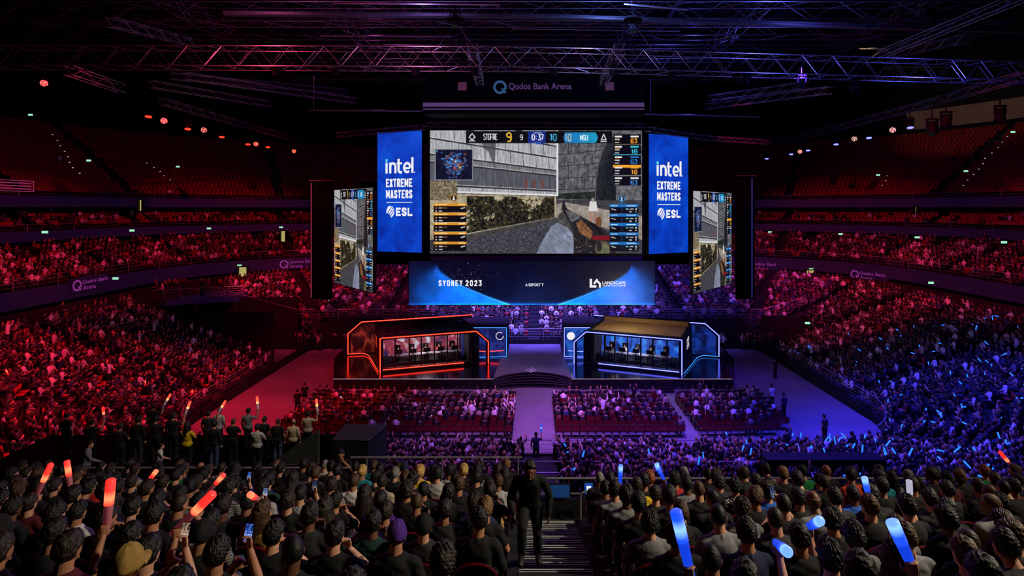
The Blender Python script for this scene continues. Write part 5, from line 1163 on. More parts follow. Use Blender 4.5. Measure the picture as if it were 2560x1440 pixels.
def pattern_cloth(name, a, b, kind):
    m = bpy.data.materials.new('cloth_'+name); m.use_nodes = True; nt = m.node_tree; p = nt.nodes['Principled BSDF']; p.inputs['Roughness'].default_value = .85; tc = nt.nodes.new('ShaderNodeTexCoord')
    if kind == 'stripe': t = nt.nodes.new('ShaderNodeTexWave'); t.bands_direction = 'Z'; t.inputs['Scale'].default_value = 11; t.inputs['Distortion'].default_value = .6
    else: t = nt.nodes.new('ShaderNodeTexVoronoi'); t.inputs['Scale'].default_value = 26
    r = nt.nodes.new('ShaderNodeValToRGB'); r.color_ramp.interpolation = 'CONSTANT' if kind != 'stripe' else 'LINEAR'; e = r.color_ramp.elements; e[0].color = (*lin(a), 1); e[1].color = (*lin(b), 1); e[0].position = .0 if kind != 'stripe' else .35; e[1].position = .34 if kind != 'stripe' else .6
    nt.links.new(tc.outputs['Object'], t.inputs['Vector']); nt.links.new(t.outputs[0], r.inputs['Fac']); nt.links.new(r.outputs['Color'], p.inputs['Base Color']); CLOTHM[name] = m
pattern_cloth('grey striped', (70, 70, 72), (140, 138, 136), 'stripe'); pattern_cloth('black and white patterned', (190, 188, 186), (16, 16, 18), 'dots'); pattern_cloth('grey flecked', (90, 88, 86), (165, 162, 158), 'dots')
M_SHOE = mat('shoes_dark', (24, 24, 26), .6)
V = V3
def hold(s): return {('R' if s > 0 else 'L'): (V((s*.33, .10, .80)), V((s*.31, .25, 1.02)), V((0, .22, 1)), V((-s*.6, .8, 0)))}
POSE = {
 'rest': make_pose('rest', True, .06), 'back': make_pose('back', True, -.10, head=(.05, 0, .1)), 'slim': make_pose('slim', True, .04, shoulder=.86, fem=True),
 'chin': make_pose('chin', True, .10, {'R': (V((.28, .26, .72)), V((.09, .22, .95)), V((-.15, -.05, 1)), V((-.3, -1, 0))), 'L': (V((-.27, .15, .66)), V((.08, .28, .66)), V((1, .1, 0)), V((0, -.5, -1)))}, curl=.7, head=(.12, 0, -.25)),
 'phone': make_pose('phone', True, .05, {'R': (V((.27, .22, .78)), V((.10, .36, 1.00)), V((-.2, .2, 1)), V((-.4, -.8, 0))), 'L': (V((-.25, .2, .7)), V((-.03, .34, .84)), V((.5, .2, .7)), V((.2, -.8, -.3)))}, curl=.7),
 'holdr': make_pose('holdr', True, .04, hold(1), curl=1.05), 'holdl': make_pose('holdl', True, .04, hold(-1), curl=1.05),
 'cross': make_pose('cross', True, -.04, {'R': (V((.27, .16, .74)), V((-.08, .25, .80)), V((-1, .1, .1)), V((0, -1, 0))), 'L': (V((-.27, .16, .72)), V((.08, .28, .74)), V((1, .0, .1)), V((0, -1, 0)))}, curl=.4, head=(0, 0, .2)),
 'lean': make_pose('lean', True, .42, {'R': (V((.22, .40, .64)), V((.05, .52, .62)), V((-.6, .6, 0)), V((0, 0, -1))), 'L': (V((-.22, .40, .64)), V((-.05, .52, .62)), V((.6, .6, 0)), V((0, 0, -1)))}, head=(.25, 0, 0)),
 'turnr': make_pose('turnr', True, .05, head=(0, 0, -.75)), 'turnl': make_pose('turnl', True, .05, head=(0, 0, .75)),
 'elbow': make_pose('elbow', True, -.02, {'R': (V((.40, .02, .74)), V((.36, .26, .72)), V((-.3, 1, 0)), V((0, 0, -1)))}, head=(0, .1, -.2)),
}
SPOSE = {
 'stand': make_pose('stand', False, .03), 'sfold': make_pose('sfold', False, -.02, {'R': (V((.28, .08, 1.15)), V((.02, .24, 1.22)), V((-1, .2, .2)), V((0, -1, 0))), 'L': (V((-.28, .08, 1.15)), V((.0, .26, 1.16)), V((1, .1, .1)), V((0, -1, 0)))}),
 'shold': make_pose('shold', False, .0, {'R': (V((.34, .10, 1.28)), V((.30, .24, 1.54)), V((0, .2, 1)), V((-.6, .8, 0)))}, curl=1.05), 'sprof': make_pose('sprof', False, .12, {'R': (V((.24, .16, 1.14)), V((.16, .36, 1.0)), V((0, 1, -.3)), V((0, 0, -1)))}, head=(.15, 0, -.4)),
 'staff': make_pose('staff', False, .05, {'L': (V((-.30, .10, 1.18)), V((-.07, .20, 1.50)), V((.5, -.1, 1)), V((0, -1, 0))), 'R': (V((.28, .12, 1.14)), V((.10, .27, 1.05)), V((-1, .2, .2)), V((0, -1, 0)))}, head=(.1, 0, 0), curl=.8),
 'climb': make_pose('climb', False, .38, {'R': (V((.30, .16, 1.06)), V((.22, .40, .96)), V((0, 1, -.4)), V((-1, 0, 0))), 'L': (V((-.30, .02, 1.04)), V((-.28, .10, .80)), V((0, .3, -1)), V((1, 0, 0)))}, head=(.3, 0, 0), legs={'R': [V((.09, 0, .92)), V((.11, .34, .72)), V((.12, .30, .34))], 'L': [V((-.09, 0, .92)), V((-.11, .06, .50)), V((-.12, -.14, .09))]}),
}
HAIR = {s: [make_hair(s, 3+7*k) for k in range(2)] for s in ('short', 'curly', 'long', 'buzz', 'tousled', 'bun', 'swept', 'balding')}; CAPM = make_cap()
eyes = MB()
for s in (-1, 1): eyes.ellipsoid((s*.031, .0845, .006), (.0125, .008, .0085), None, 0, 12, 8)
eyes = eyes.mesh('eyes'); pup = MB()
for s in (-1, 1): pup.ellipsoid((s*.031, .0905, .006), (.0052, .0035, .0052), None, 0, 10, 6)
pup = pup.mesh('pupils'); M_EYE = mat('eye_white', (220, 215, 210), .3, noise=0); M_PUP = mat('pupil', (30, 20, 14), .2, noise=0)
def person(pose, label, loc, rz=0., scale=1., shirt='black', kind='tee', hair='short', hairc='black', skin=0, legs='dark denim', cap=None, face=False, group=None, shorts=False):
    body = obj('person', pose['body'], SKINS[skin]); body.location = loc; body.rotation_euler = (0, 0, rz); body.scale = (scale,)*3
    tag(body, label, 'person', group)
    obj('shirt' if kind == 'tee' else 'jacket', pose[kind], CLOTHM[shirt], body); obj('trousers', pose['trousers'], CLOTHM[legs], body); obj('shoe', pose['shoes'][0], M_SHOE, body); obj('shoe', pose['shoes'][1], M_SHOE, body)
    if cap:
        obj('cap', CAPM, CLOTHM[cap], body, pose['head']); 
        if hair != 'balding': obj('hair', HAIR['buzz'][0], HAIRM[hairc], body, pose['head'])
    elif hair: obj('hair', RN.choice(HAIR[hair]), HAIRM[hairc], body, pose['head'])
    if face: obj('eyes', eyes, M_EYE, body, pose['head']); obj('pupils', pup, M_PUP, body, pose['head'])
    return body
HD = {'short': 'short', 'buzz': 'cropped', 'curly': 'curly', 'tousled': 'tousled', 'long': 'long', 'bun': 'tied-up', 'swept': 'swept', 'balding': 'thinning'}

# who sits where: photo x, y of the head, hair style, hair colour, garment, t(ee)/l(ong), pose, options
K = 'black'
FOLK = [
 (48, 1146, 'short', K, K, 't', 'turnr'), (112, 1169, 'short', 'dark brown', K, 't', 'turnr'), (129, 1217, 'bun', 'dark brown', K, 'l', 'slim'), (100, 1257, 'short', 'dark brown', 'maroon', 'l', 'back'), (17, 1284, 'short', K, K, 't', 'rest'), (98, 1327, 'balding', 'brown', 'khaki', 'l', 'rest'),
 (183, 1265, 'short', K, 'white', 't', 'rest'), (221, 1223, 'short', K, 'red', 't', 'turnr'), (256, 1209, 'tousled', K, K, 't', 'rest'), (331, 1175, 'short', 'dark brown', 'light grey', 't', 'rest'), (354, 1227, 'short', 'dark brown', K, 't', 'chin'), (319, 1273, 'short', K, K, 't', 'rest'), (373, 1294, 'short', K, K, 't', 'rest'),
 (312, 1357, 'long', 'blond', 'charcoal', 'l', 'slim'), (354, 1411, 'short', K, K, 't', 'phone'), (225, 1472, 'short', 'ginger', 'khaki', 't', 'lean', 'khaki'), (150, 1432, 'short', 'dark brown', 'maroon', 't', 'rest'), (402, 1169, 'short', 'dark brown', 'black and white patterned', 't', 'turnr'),
 (461, 1161, 'short', 'brown', K, 't', 'rest'), (482, 1161, 'buzz', 'light brown', K, 't', 'rest'), (511, 1163, 'balding', 'brown', K, 't', 'rest'), (549, 1171, 'short', 'dark brown', 'light grey', 't', 'rest'), (584, 1180, 'short', 'grey', 'charcoal', 't', 'rest', 'charcoal'), (651, 1171, 'short', K, K, 't', 'rest'), (657, 1159, 'balding', 'brown', K, 't', 'rest'),
 (688, 1163, 'balding', 'grey', K, 't', 'rest'), (742, 1161, 'short', K, 'green', 't', 'rest'), (774, 1159, 'short', K, K, 't', 'rest'), (809, 1159, 'buzz', 'grey', 'light grey', 't', 'rest'), (445, 1188, 'short', K, 'green', 'l', 'rest'), (490, 1205, 'curly', 'dark brown', 'light grey', 'l', 'elbow'), (597, 1205, 'tousled', K, K, 't', 'phone'),
 (651, 1200, 'short', K, 'blue', 'l', 'rest'), (563, 1240, 'short', K, 'grey striped', 't', 'rest'), (649, 1232, 'short', K, 'light grey', 't', 'rest'), (613, 1259, 'short', K, K, 't', 'phone'), (653, 1282, 'long', 'brown', 'khaki', 't', 'elbow'), (747, 1240, 'short', K, 'grey flecked', 't', 'phone'), (832, 1261, 'short', K, K, 't', 'chin'),
 (765, 1323, 'short', K, 'charcoal', 'l', 'chin'), (517, 1323, 'short', K, 'grey striped', 't', 'rest'), (530, 1409, 'short', K, K, 't', 'phone'), (672, 1357, 'short', K, K, 't', 'chin'), (828, 1367, 'short', K, K, 't', 'chin'), (784, 1194, 'short', 'brown', K, 't', 'rest'), (840, 1180, 'short', K, K, 't', 'rest'), (824, 1225, 'short', 'dark brown', 'grey striped', 't', 'rest'),
 (932, 1165, 'short', 'brown', 'teal', 't', 'rest'), (903, 1184, 'bun', 'blond', 'teal', 't', 'slim'), (985, 1184, 'short', 'grey', K, 't', 'rest'), (1009, 1177, 'short', K, 'beige', 't', 'rest', 'navy'), (1047, 1182, 'curly', 'blond', 'yellow', 't', 'rest'), (1158, 1175, 'curly', 'blond', K, 't', 'rest'), (1266, 1167, 'short', 'light brown', K, 't', 'rest'),
 (1091, 1198, 'short', K, 'light grey', 't', 'rest'), (1123, 1188, 'short', K, 'light grey', 't', 'rest'), (1191, 1192, 'short', K, K, 't', 'rest'), (1245, 1200, 'short', 'brown', 'light grey', 't', 'rest'), (912, 1205, 'short', 'brown', 'white', 't', 'rest'), (952, 1209, 'short', 'dark brown', 'beige', 't', 'rest'), (1029, 1200, 'tousled', K, K, 't', 'rest'),
 (1060, 1215, 'short', K, K, 't', 'back'), (1164, 1215, 'short', 'brown', K, 't', 'rest'), (1222, 1219, 'short', 'dark brown', K, 't', 'rest'), (908, 1238, 'long', 'dark brown', K, 't', 'slim'), (995, 1246, 'short', K, 'purple', 't', 'rest'), (1039, 1257, 'buzz', 'brown', K, 't', 'rest'), (960, 1280, 'short', 'dark brown', 'purple', 't', 'rest'),
 (1102, 1277, 'short', K, K, 't', 'back'), (1129, 1275, 'short', K, 'charcoal', 't', 'rest'), (1187, 1286, 'tousled', 'dark brown', 'white', 't', 'rest'), (1212, 1290, 'swept', 'light brown', K, 't', 'slim'), (927, 1325, 'short', K, 'dark green', 't', 'chin'), (987, 1344, 'short', K, K, 't', 'rest', 'purple'), (1104, 1430, 'curly', 'dark brown', K, 't', 'rest'), (867, 1205, 'short', K, 'grey striped', 't', 'rest'),
 (1501, 1196, 'buzz', 'grey', K, 't', 'rest'), (1527, 1211, 'short', K, K, 't', 'rest'), (1539, 1234, 'short', K, 'grey', 't', 'rest'), (1564, 1230, 'swept', 'brown', K, 't', 'slim'), (1595, 1217, 'short', 'dark brown', 'yellow', 't', 'rest'), (1626, 1196, 'curly', 'ginger', K, 't', 'rest'), (1641, 1230, 'short', 'dark brown', K, 't', 'rest'), (1690, 1209, 'tousled', K, 'red', 't', 'rest'), (1713, 1188, 'short', 'grey', 'grey', 't', 'rest'), (1768, 1186, 'short', K, K, 't', 'rest'),
 (1751, 1240, 'buzz', 'brown', K, 't', 'rest'), (1802, 1211, 'curly', K, 'charcoal', 't', 'rest'), (1600, 1273, 'short', K, K, 't', 'rest'), (1625, 1323, 'tousled', K, 'grey', 't', 'elbow'), (1706, 1284, 'swept', 'brown', K, 't', 'slim'), (1802, 1294, 'buzz', K, 'grey', 'l', 'rest'), (1785, 1396, 'buzz', K, K, 't', 'rest'),
 (1857, 1184, 'short', 'dark brown', 'black and white patterned', 't', 'rest'), (1895, 1200, 'short', K, 'maroon', 't', 'rest'), (1924, 1200, 'long', 'blond', K, 't', 'slim'), (1963, 1194, 'short', 'light brown', K, 't', 'rest'), (1997, 1207, 'short', 'dark brown', 'charcoal', 't', 'rest'), (2011, 1180, 'short', K, 'green', 't', 'rest'), (2064, 1178, 'balding', 'ginger', K, 't', 'rest'), (2087, 1182, 'short', K, 'navy', 't', 'rest'), (2065, 1207, 'short', 'dark brown', K, 't', 'rest'),
 (2130, 1171, 'curly', 'dark brown', K, 't', 'turnl'), (2132, 1194, 'short', K, 'orange', 't', 'rest'), (1924, 1230, 'curly', 'dark brown', 'blue', 't', 'rest'), (1842, 1225, 'tousled', K, 'black and white patterned', 't', 'rest'), (2003, 1246, 'short', K, K, 't', 'rest'), (2059, 1244, 'short', K, 'charcoal', 't', 'rest'), (2140, 1230, 'short', K, 'blue', 't', 'rest'),
 (1965, 1280, 'buzz', 'dark brown', K, 't', 'phone'), (2038, 1290, 'balding', 'brown', 'grey', 'l', 'lean'), (1863, 1288, 'tousled', 'dark brown', 'grey', 'l', 'rest'), (2174, 1286, 'short', 'brown', K, 't', 'cross'), (1874, 1340, 'short', K, 'navy', 'l', 'rest'), (1957, 1332, 'short', K, K, 't', 'rest'), (2078, 1340, 'tousled', 'light brown', 'navy', 't', 'elbow'), (2200, 1367, 'short', 'brown', K, 't', 'chin'),
 (2206, 1209, 'curly', K, 'teal', 't', 'rest'), (2276, 1188, 'buzz', 'grey', K, 't', 'turnl'), (2290, 1221, 'short', 'dark brown', K, 't', 'rest'), (2336, 1192, 'short', 'dark brown', K, 't', 'turnl'), (2376, 1200, 'tousled', K, 'maroon', 't', 'rest'), (2407, 1196, 'curly', 'light brown', K, 't', 'rest'), (2470, 1186, 'short', 'ginger', 'green', 't', 'rest'), (2497, 1200, 'short', 'brown', K, 't', 'rest'), (2545, 1188, 'short', 'brown', K, 't', 'turnl'),
 (2378, 1240, 'short', K, K, 't', 'rest'), (2336, 1244, 'swept', K, K, 't', 'rest'), (2238, 1273, 'tousled', K, K, 't', 'phone'), (2361, 1284, 'tousled', K, K, 't', 'rest'), (2513, 1257, 'tousled', K, K, 't', 'rest'), (2388, 1336, 'buzz', 'dark brown', K, 't', 'back'), (2220, 1371, 'short', 'brown', 'grey', 't', 'rest'), (2522, 1300, 'curly', 'dark brown', K, 't', 'rest'), (2534, 1332, 'curly', 'brown', K, 't', 'rest'),
]
# glowing sticks held up in the near stand: base x, y, top x, y, colour
STICKS = [(160, 1248, 150, 1178, 'r'), (172, 1246, 208, 1167, 'r'), (265, 1333, 275, 1219, 'r'), (447, 1333, 535, 1246, 'r'), (524, 1226, 563, 1184, 'r'), (366, 1206, 382, 1185, 'r'), (700, 1270, 711, 1255, 'r'),
 (1555, 1214, 1557, 1166, 'b'), (1662, 1206, 1644, 1170, 'b'), (1722, 1440, 1690, 1302, 'b'), (1898, 1336, 1891, 1305, 'b'), (2282, 1404, 2244, 1318, 'b'), (2086, 1262, 2078, 1226, 'b'), (2092, 1266, 2090, 1232, 'w'), (2496, 1178, 2458, 1134, 'r'), (1945, 1368, 1922, 1374, 'b')]
occ = {'L': {k: [] for k in range(len(ROWS_L))}, 'R': {k: [] for k in range(len(ROWS_R))}}
def near_row(side, err): 
    R_ = ROWS_L if side == 'L' else ROWS_R; return min(range(len(R_)), key=lambda k: abs(err(R_[k])))
for f in FOLK:
    side = 'L' if f[0] < 1300 else 'R'; k = near_row(side, lambda d: 1053+1519/d-f[1]); d = (ROWS_L if side == 'L' else ROWS_R)[k]; occ[side][k].append([(f[0]-VX)*d/F, f, None])
for s in STICKS:
    side = 'L' if s[0] < 1300 else 'R'; k = near_row(side, lambda d: 520+F*(1.16+.381*d)/(d+.29)-s[1]); d = (ROWS_L if side == 'L' else ROWS_R)[k]
    hx = (s[0]-VX)*(d+.29)/F; hand = 1 if s[2] >= s[0] else -1; occ[side][k].append([hx-.31*hand, None, (s, hand)])
sb_ = MB(); o_p = [(-.215, .40), (.215, .40), (.225, .62)]+[(.225*math.cos(PI*i/12)**1 if 0 < i < 12 else (.225 if i == 0 else -.225), .66+.17*math.sin(PI*i/12)**.8) for i in range(13)]+[(-.225, .62)]
sb_.prism(o_p, -.235, -.185); sb_ = sb_.mesh('backrest')
pp_ = MB().path([(x*1.0, -.215, z+.004) for x, z in o_p[2:-1]], .017, 7).mesh('piping')
sp_ = MB(); sp_.tubepath([(0, -.17, .375), (0, -.05, .375), (0, .18, .375), (0, .25, .372)], [.17, .205, .205, .17], 14, flat=(Vector((0, 0, 1)), .17)); sp_ = sp_.mesh('seat_cushion')
ar_ = MB().box((0, .05, .60), (.045, .30, .035)).box((0, -.12, .49), (.04, .05, .22)).mesh('armrest'); pd_ = MB().box((0, -.05, .17), (.07, .1, .34)).box((0, -.05, .01), (.22, .2, .02)).mesh('pedestal')
SEAT = [('backrest', sb_, M_SHELL, None), ('piping', pp_, M_PIPING, None), ('seat_cushion', sp_, M_SEATRED, None), ('armrest', ar_, M_SHELL, Matrix.Translation((.255, 0, 0))), ('pedestal', pd_, M_SHELL, None)]
NEARSTICK = []; n_people = 0; FILL = ['rest', 'rest', 'back', 'rest', 'chin', 'cross', 'turnr', 'turnl', 'elbow', 'lean', 'slim', 'back']
PHONES = []
for side, R_ in (('L', ROWS_L), ('R', ROWS_R)):
    for k, d in enumerate(R_):
        if d < 2.9: continue
        lim = (-40-VX)*d/F if side == 'L' else (2600-VX)*d/F; edge = -.55 if side == 'L' else 1.2; sg = -1 if side == 'L' else 1
        it = sorted(occ[side][k], key=lambda q: sg*q[0]); out = []; last = edge-sg*.52
        for q in it:
            x = q[0]
            if sg*(x-last) < .50:
                if q[2] is None and sg*(x-last) < .22 and len(it) > 3: continue
                x = last+sg*.50
            n = int(sg*(x-last)/.53)-1
            for j in range(n): out.append((last+(x-last)*(j+1)/(n+1), None, None))
            out.append((x, q[1], q[2])); last = x
        while sg*(lim-last) > .53: last += sg*.54; out.append((last, None, None))
        for si, (x, f, st) in enumerate(out):
            zr = zrow(d); rz = math.atan2(x, 46-d)*.8; where = '%s row behind rail, %s %s of stairs' % (nth(k), nth(si), 'left' if side == 'L' else 'right')
            copies(SEAT, 'stadium_seat', 'black stadium seat with red piping, '+where, 'seat', (x, d, zr), rz, 'stadium seats of the near stand')
            if f is None and st is None and RN.random() > .80: continue
            sc = RN.uniform(.95, 1.04); skin = RN.choice((0, 0, 1, 1, 2, 3))
            leg = RN.choice(('dark denim', 'black', 'denim', 'charcoal', 'khaki'))
            if f is not None:
                x_, y_, hs_, hc, sh, kd, po = f[:7]; cap = f[7] if len(f) > 7 else None; kd = 'tee' if kd == 't' else 'long'
                if hs_ == 'balding': skin = RN.choice((1, 2, 3))
            elif st is not None: hs_, hc, sh, kd, po, cap = RN.choice(('short', 'short', 'tousled')), 'black', RN.choice(('black', 'charcoal', 'grey')), 'tee', 'holdr' if st[1] > 0 else 'holdl', None
            else:
                hs_ = RN.choice(('short', 'short', 'short', 'short', 'buzz', 'tousled', 'curly', 'swept', 'long', 'bun')); hc = RN.choice(('black', 'black', 'black', 'dark brown', 'dark brown', 'brown')); sh = RN.choice(('black',)*9+('charcoal', 'charcoal', 'navy', 'grey', 'maroon', 'dark green')); kd = RN.choice(('tee', 'tee', 'long')); po = RN.choice(FILL); cap = 'black' if RN.random() < .07 else None
                if hs_ in ('long', 'bun'): po = 'slim'
            gar = ('T-shirt' if kd == 'tee' else 'jacket'); what = ('%s cap' % cap) if cap else '%s %s hair' % (HD[hs_], hc)
            lab = 'person, %s, %s %s, %s' % (what, sh.replace('black and white ', ''), gar, where)
            wl = lab.split()
            if len(wl) > 16: lab = 'person, %s, %s' % (what, where)
            person(POSE[po], lab, (x, d, zr), rz, sc, sh, kd, hs_, hc, skin, leg, cap); n_people += 1
            if st is not None: NEARSTICK.append((st, x, d, zr, rz, sc, where))
            if po == 'phone': PHONES.append((x, d, zr, rz, sc, where))
print('near people', n_people)
# the sticks and phones those people hold
STK = {'r': (glow('stick_red', (2.6, .085, .05), 1.), mat('stick_tube_pink', (190, 120, 130), .4, emit=(.06, .008, .012), strength=1)), 'b': (glow('stick_blue', (.02, .16, 2.2), 1.), glow('stick_tube_blue', (.006, .05, .75), 1.)), 'w': (glow('stick_white', (.42, .42, .55), 1.), mat('stick_tube_white', (190, 190, 200), .4)), 'm': (glow('stick_amber', (2.2, .30, .10), 1.), mat('stick_tube_milk', (200, 190, 195), .4, emit=(.10, .07, .09), strength=1))}
def tube_glow(name, c, hot, zc):
    m = bpy.data.materials.new(name); m.use_nodes = True; nt = m.node_tree; b = nt.nodes['Principled BSDF']; b.inputs['Base Color'].default_value = (.1, .1, .1, 1); b.inputs['Roughness'].default_value = .35
    tc = nt.nodes.new('ShaderNodeTexCoord'); sx = nt.nodes.new('ShaderNodeSeparateXYZ'); mp = nt.nodes.new('ShaderNodeMath'); mp.operation = 'SUBTRACT'; mp.inputs[1].default_value = zc; ab = nt.nodes.new('ShaderNodeMath'); ab.operation = 'ABSOLUTE'
    r = nt.nodes.new('ShaderNodeValToRGB'); e = r.color_ramp.elements; e[0].position = 0; e[0].color = (*hot, 1); e[1].position = .30; e[1].color = (*[q*.35 for q in c], 1); q = e.new(.07); q.color = (*c, 1)
    nt.links.new(tc.outputs['Object'], sx.inputs[0]); nt.links.new(sx.outputs['Z'], mp.inputs[0]); nt.links.new(mp.outputs[0], ab.inputs[0]); nt.links.new(ab.outputs[0], r.inputs['Fac']); nt.links.new(r.outputs['Color'], b.inputs['Emission Color']); b.inputs['Emission Strength'].default_value = 1.; return m
STK['r'] = (tube_glow('stick_red_led', (1.5, .035, .025), (3.2, .42, .16), .27), STK['r'][1]); STK['b'] = (tube_glow('stick_blue_led', (.012, .10, 1.6), (.35, .75, 2.6), .27), STK['b'][1]); STK['m'] = (tube_glow('stick_amber_led', (1.6, .14, .06), (3., .9, .3), .27), STK['m'][1])
ORB = glow('stick_core', (1.6, 1.8, 3.2), 1.)
def stick(p, direction, L, r, c, label, group, detail=True):
    D_ = Vector(direction).normalized(); t = thing('light_stick', label, 'light stick', p, 0, group); q = D_.to_track_quat('Z', 'Y').to_matrix().to_4x4()
    MB().tubepath([(0, 0, L*.42), (0, 0, L*.45), (0, 0, L*.97), (0, 0, L)], [r*.8, r, r*1.04, r*.7], 14).build('glow_tube', STK[c][0], t, True).matrix_local = q
    MB().tubepath([(0, 0, -.1), (0, 0, -.09), (0, 0, L*.43), (0, 0, L*.45)], [r*.5, r*.7, r*.95, r*.9], 14).build('grip', STK[c][1], t, True).matrix_local = q
    return t
for (s, hand), x, d, zr, rz, sc, where in NEARSTICK:
    h = Vector((x, d, zr))+Matrix.Rotation(rz, 3, 'Z') @ (Vector((hand*.30, .305, 1.105))*sc); Y = h.y; top = P(s[2], s[3], Y); base = P(s[0], s[1], Y); v = top-base; L = max(.30, min(.56, v.length)); 
    if v.length < .15: v = Vector((0, -.3, .25))
    if s[0] == 1945: v = Vector((-.15, -.9, .35)); L = .3
    stick(h, v, L, .036 if s[1] < 1300 else .042, s[4], '%s light stick held up in the %s' % ({'r': 'red', 'b': 'blue', 'w': 'white'}[s[4]], where), 'light sticks held in the near stand')
ph_b = MB().box((0, 0, 0), (.076, .009, .155)).mesh('phone_body'); ph_s = MB().box((0, -.0052, 0), (.068, .002, .143)).mesh('phone_screen')
PHM = []
for k_, (a_, b_, c_) in enumerate((((.004, .01, .05), (.02, .09, .5), (.4, .5, .8)), ((.02, .03, .08), (.12, .18, .34), (.6, .62, .75)), ((.02, .012, .01), (.30, .2, .14), (.6, .42, .3)), ((.002, .004, .012), (.012, .03, .10), (.14, .2, .3)))):
    m_ = art_mat('phone_picture', a_, b_, c_); [setattr(n_.inputs['Scale'], 'default_value', 22.) for n_ in m_.node_tree.nodes if n_.type == 'TEX_NOISE']; PHM.append(m_)
for i, (x, d, zr, rz, sc, where) in enumerate(PHONES):
    h = Vector((x, d, zr))+Matrix.Rotation(rz, 3, 'Z') @ (Vector((.05, .428, 1.10))*sc); r = thing('phone', 'lit phone held by person in '+where, 'phone', h, rz, 'lit phones in the near stand'); r.rotation_euler = (-.35, 0, rz)
    obj('phone_body', ph_b, M_SHELL, r); obj('phone_screen', ph_s, PHM[(0, 3, 1, 0, 2, 3)[i % 6]], r)
# raised phone at the bottom edge, held by a person of the row below the frame
# ---------------------------------------------------------------- fans standing on the platform, staff, the person on the stairs
FANS = [(165, 1046, 21.4, 'stand', 'short', K, K, 'tee', 'black', None), (228, 1056, 20.6, 'shold', 'short', 'dark brown', K, 'tee', 'black', 'r'), (300, 1066, 20.0, 'sfold', 'short', 'dark brown', K, 'tee', 'black', None), (345, 1050, 20.6, 'stand', 'tousled', 'dark brown', K, 'long', 'charcoal', None), (390, 1048, 20.8, 'sfold', 'short', K, K, 'tee', 'black', None, 'black'), (432, 1040, 21.0, 'shold', 'short', K, K, 'tee', 'black', 'm'),
 (468, 1064, 20.2, 'sfold', 'long', K, 'yellow', 'tee', 'black', None), (520, 1046, 21.6, 'shold', 'short', K, 'charcoal', 'tee', 'black', 'm'), (547, 1044, 21.9, 'stand', 'buzz', 'dark brown', 'light grey', 'tee', 'black', None), (535, 1062, 20.3, 'stand', 'short', K, K, 'long', 'denim', None), (583, 1054, 20.6, 'sfold', 'buzz', 'brown', K, 'tee', 'black', None), (620, 1038, 21.9, 'shold', 'short', K, 'grey', 'tee', 'black', 'm'),
 (643, 1068, 20.1, 'sfold', 'short', K, 'light grey', 'tee', 'black', None), (660, 1058, 21.0, 'stand', 'short', 'dark brown', K, 'tee', 'black', None), (694, 1054, 20.6, 'stand', 'buzz', 'brown', K, 'tee', 'denim', None), (733, 1056, 20.7, 'stand', 'balding', 'light brown', 'beige', 'tee', 'black', None), (770, 1066, 21.6, 'shold', 'bun', 'dark brown', 'beige', 'tee', 'black', 'm'), (383, 1040, 22.4, 'shold', 'short', K, K, 'tee', 'black', 'm')]
for i, f in enumerate(FANS):
    px, py, Y, po, hs_, hc, sh, kd, lg, st = f[:10]; cap = f[10] if len(f) > 10 else None; x = (px-VX)*Y/F
    hz = CZ-(py-VY)*Y/F; s = min(1.10, max(.9, (hz-5.0)/1.62)); what = ('%s cap' % cap) if cap else '%s %s hair' % (HD[hs_], hc)
    rz = math.atan2(x+2, 34)*.3
    person(SPOSE[po], 'standing fan, %s, %s %s%s, %s from left on platform' % (what, sh, 'T-shirt' if kd == 'tee' else 'jacket', '', nth(i)), (x, Y, 5.0), rz, s, sh, kd, hs_, hc, i % 3, lg, cap)
    if st: 
        h = Vector((x, Y, 5.0))+Matrix.Rotation(rz, 3, 'Z') @ (Vector((.29, .29, 1.60))*s); stick(h, ((.35, 0, .9), (-.1, 0, 1), (.5, 0, .85), (.45, 0, 1), (.4, .1, 1))[i % 5], .52, .045, st, 'glowing light stick held up by a standing fan, %s from the left' % nth(sum(1 for q in FANS[:i] if q[9])), 'light sticks of the standing fans')
for px, py, Y, sh, lab in ((216, 1112, 16.6, 'grey', 'standing person in grey sweater with shoulder strap, looking right by the rail'), (398, 1116, 17.2, 'light grey', 'person in light grey T-shirt seen in profile below the standing fans')):
    x = (px-VX)*Y/F; hz = CZ-(py-VY)*Y/F; b = person(SPOSE['sprof'], lab, (x, Y, 6.05), -1.0, (hz-6.05)/1.62, sh, 'long' if sh == 'grey' else 'tee', 'short', 'dark brown', 0, 'black', None, True)
x = (853-VX)*15.2/F; hz = CZ-(1134-VY)*15.2/F; person(SPOSE['staff'], 'crew member facing the camera with hand at mouth beside the black riser', (x, 15.2, 6.05), PI+.15, (hz-6.05)/1.60, K, 'tee', 'short', K, 2, 'black', None, True)
person(SPOSE['climb'], 'dark-clothed person climbing the centre stairs toward the camera', (-.06, 8.45, CZ-2.19-.381*8.4+.02), PI, 1.0, K, 'long', 'short', K, 3, 'black', None, True)
for (x, y, z, a, nm, k) in PLAYERS: person(POSE['phone'], 'player seated at the desk in the %s booth, %s from the outer end' % (nm, nth(k)), (x, y, z), a, 1., 'red' if nm == 'red' and k % 2 else 'black' if nm == 'red' else 'white' if k % 2 else 'navy', 'tee', 'short', K, 0, 'black', None, True)
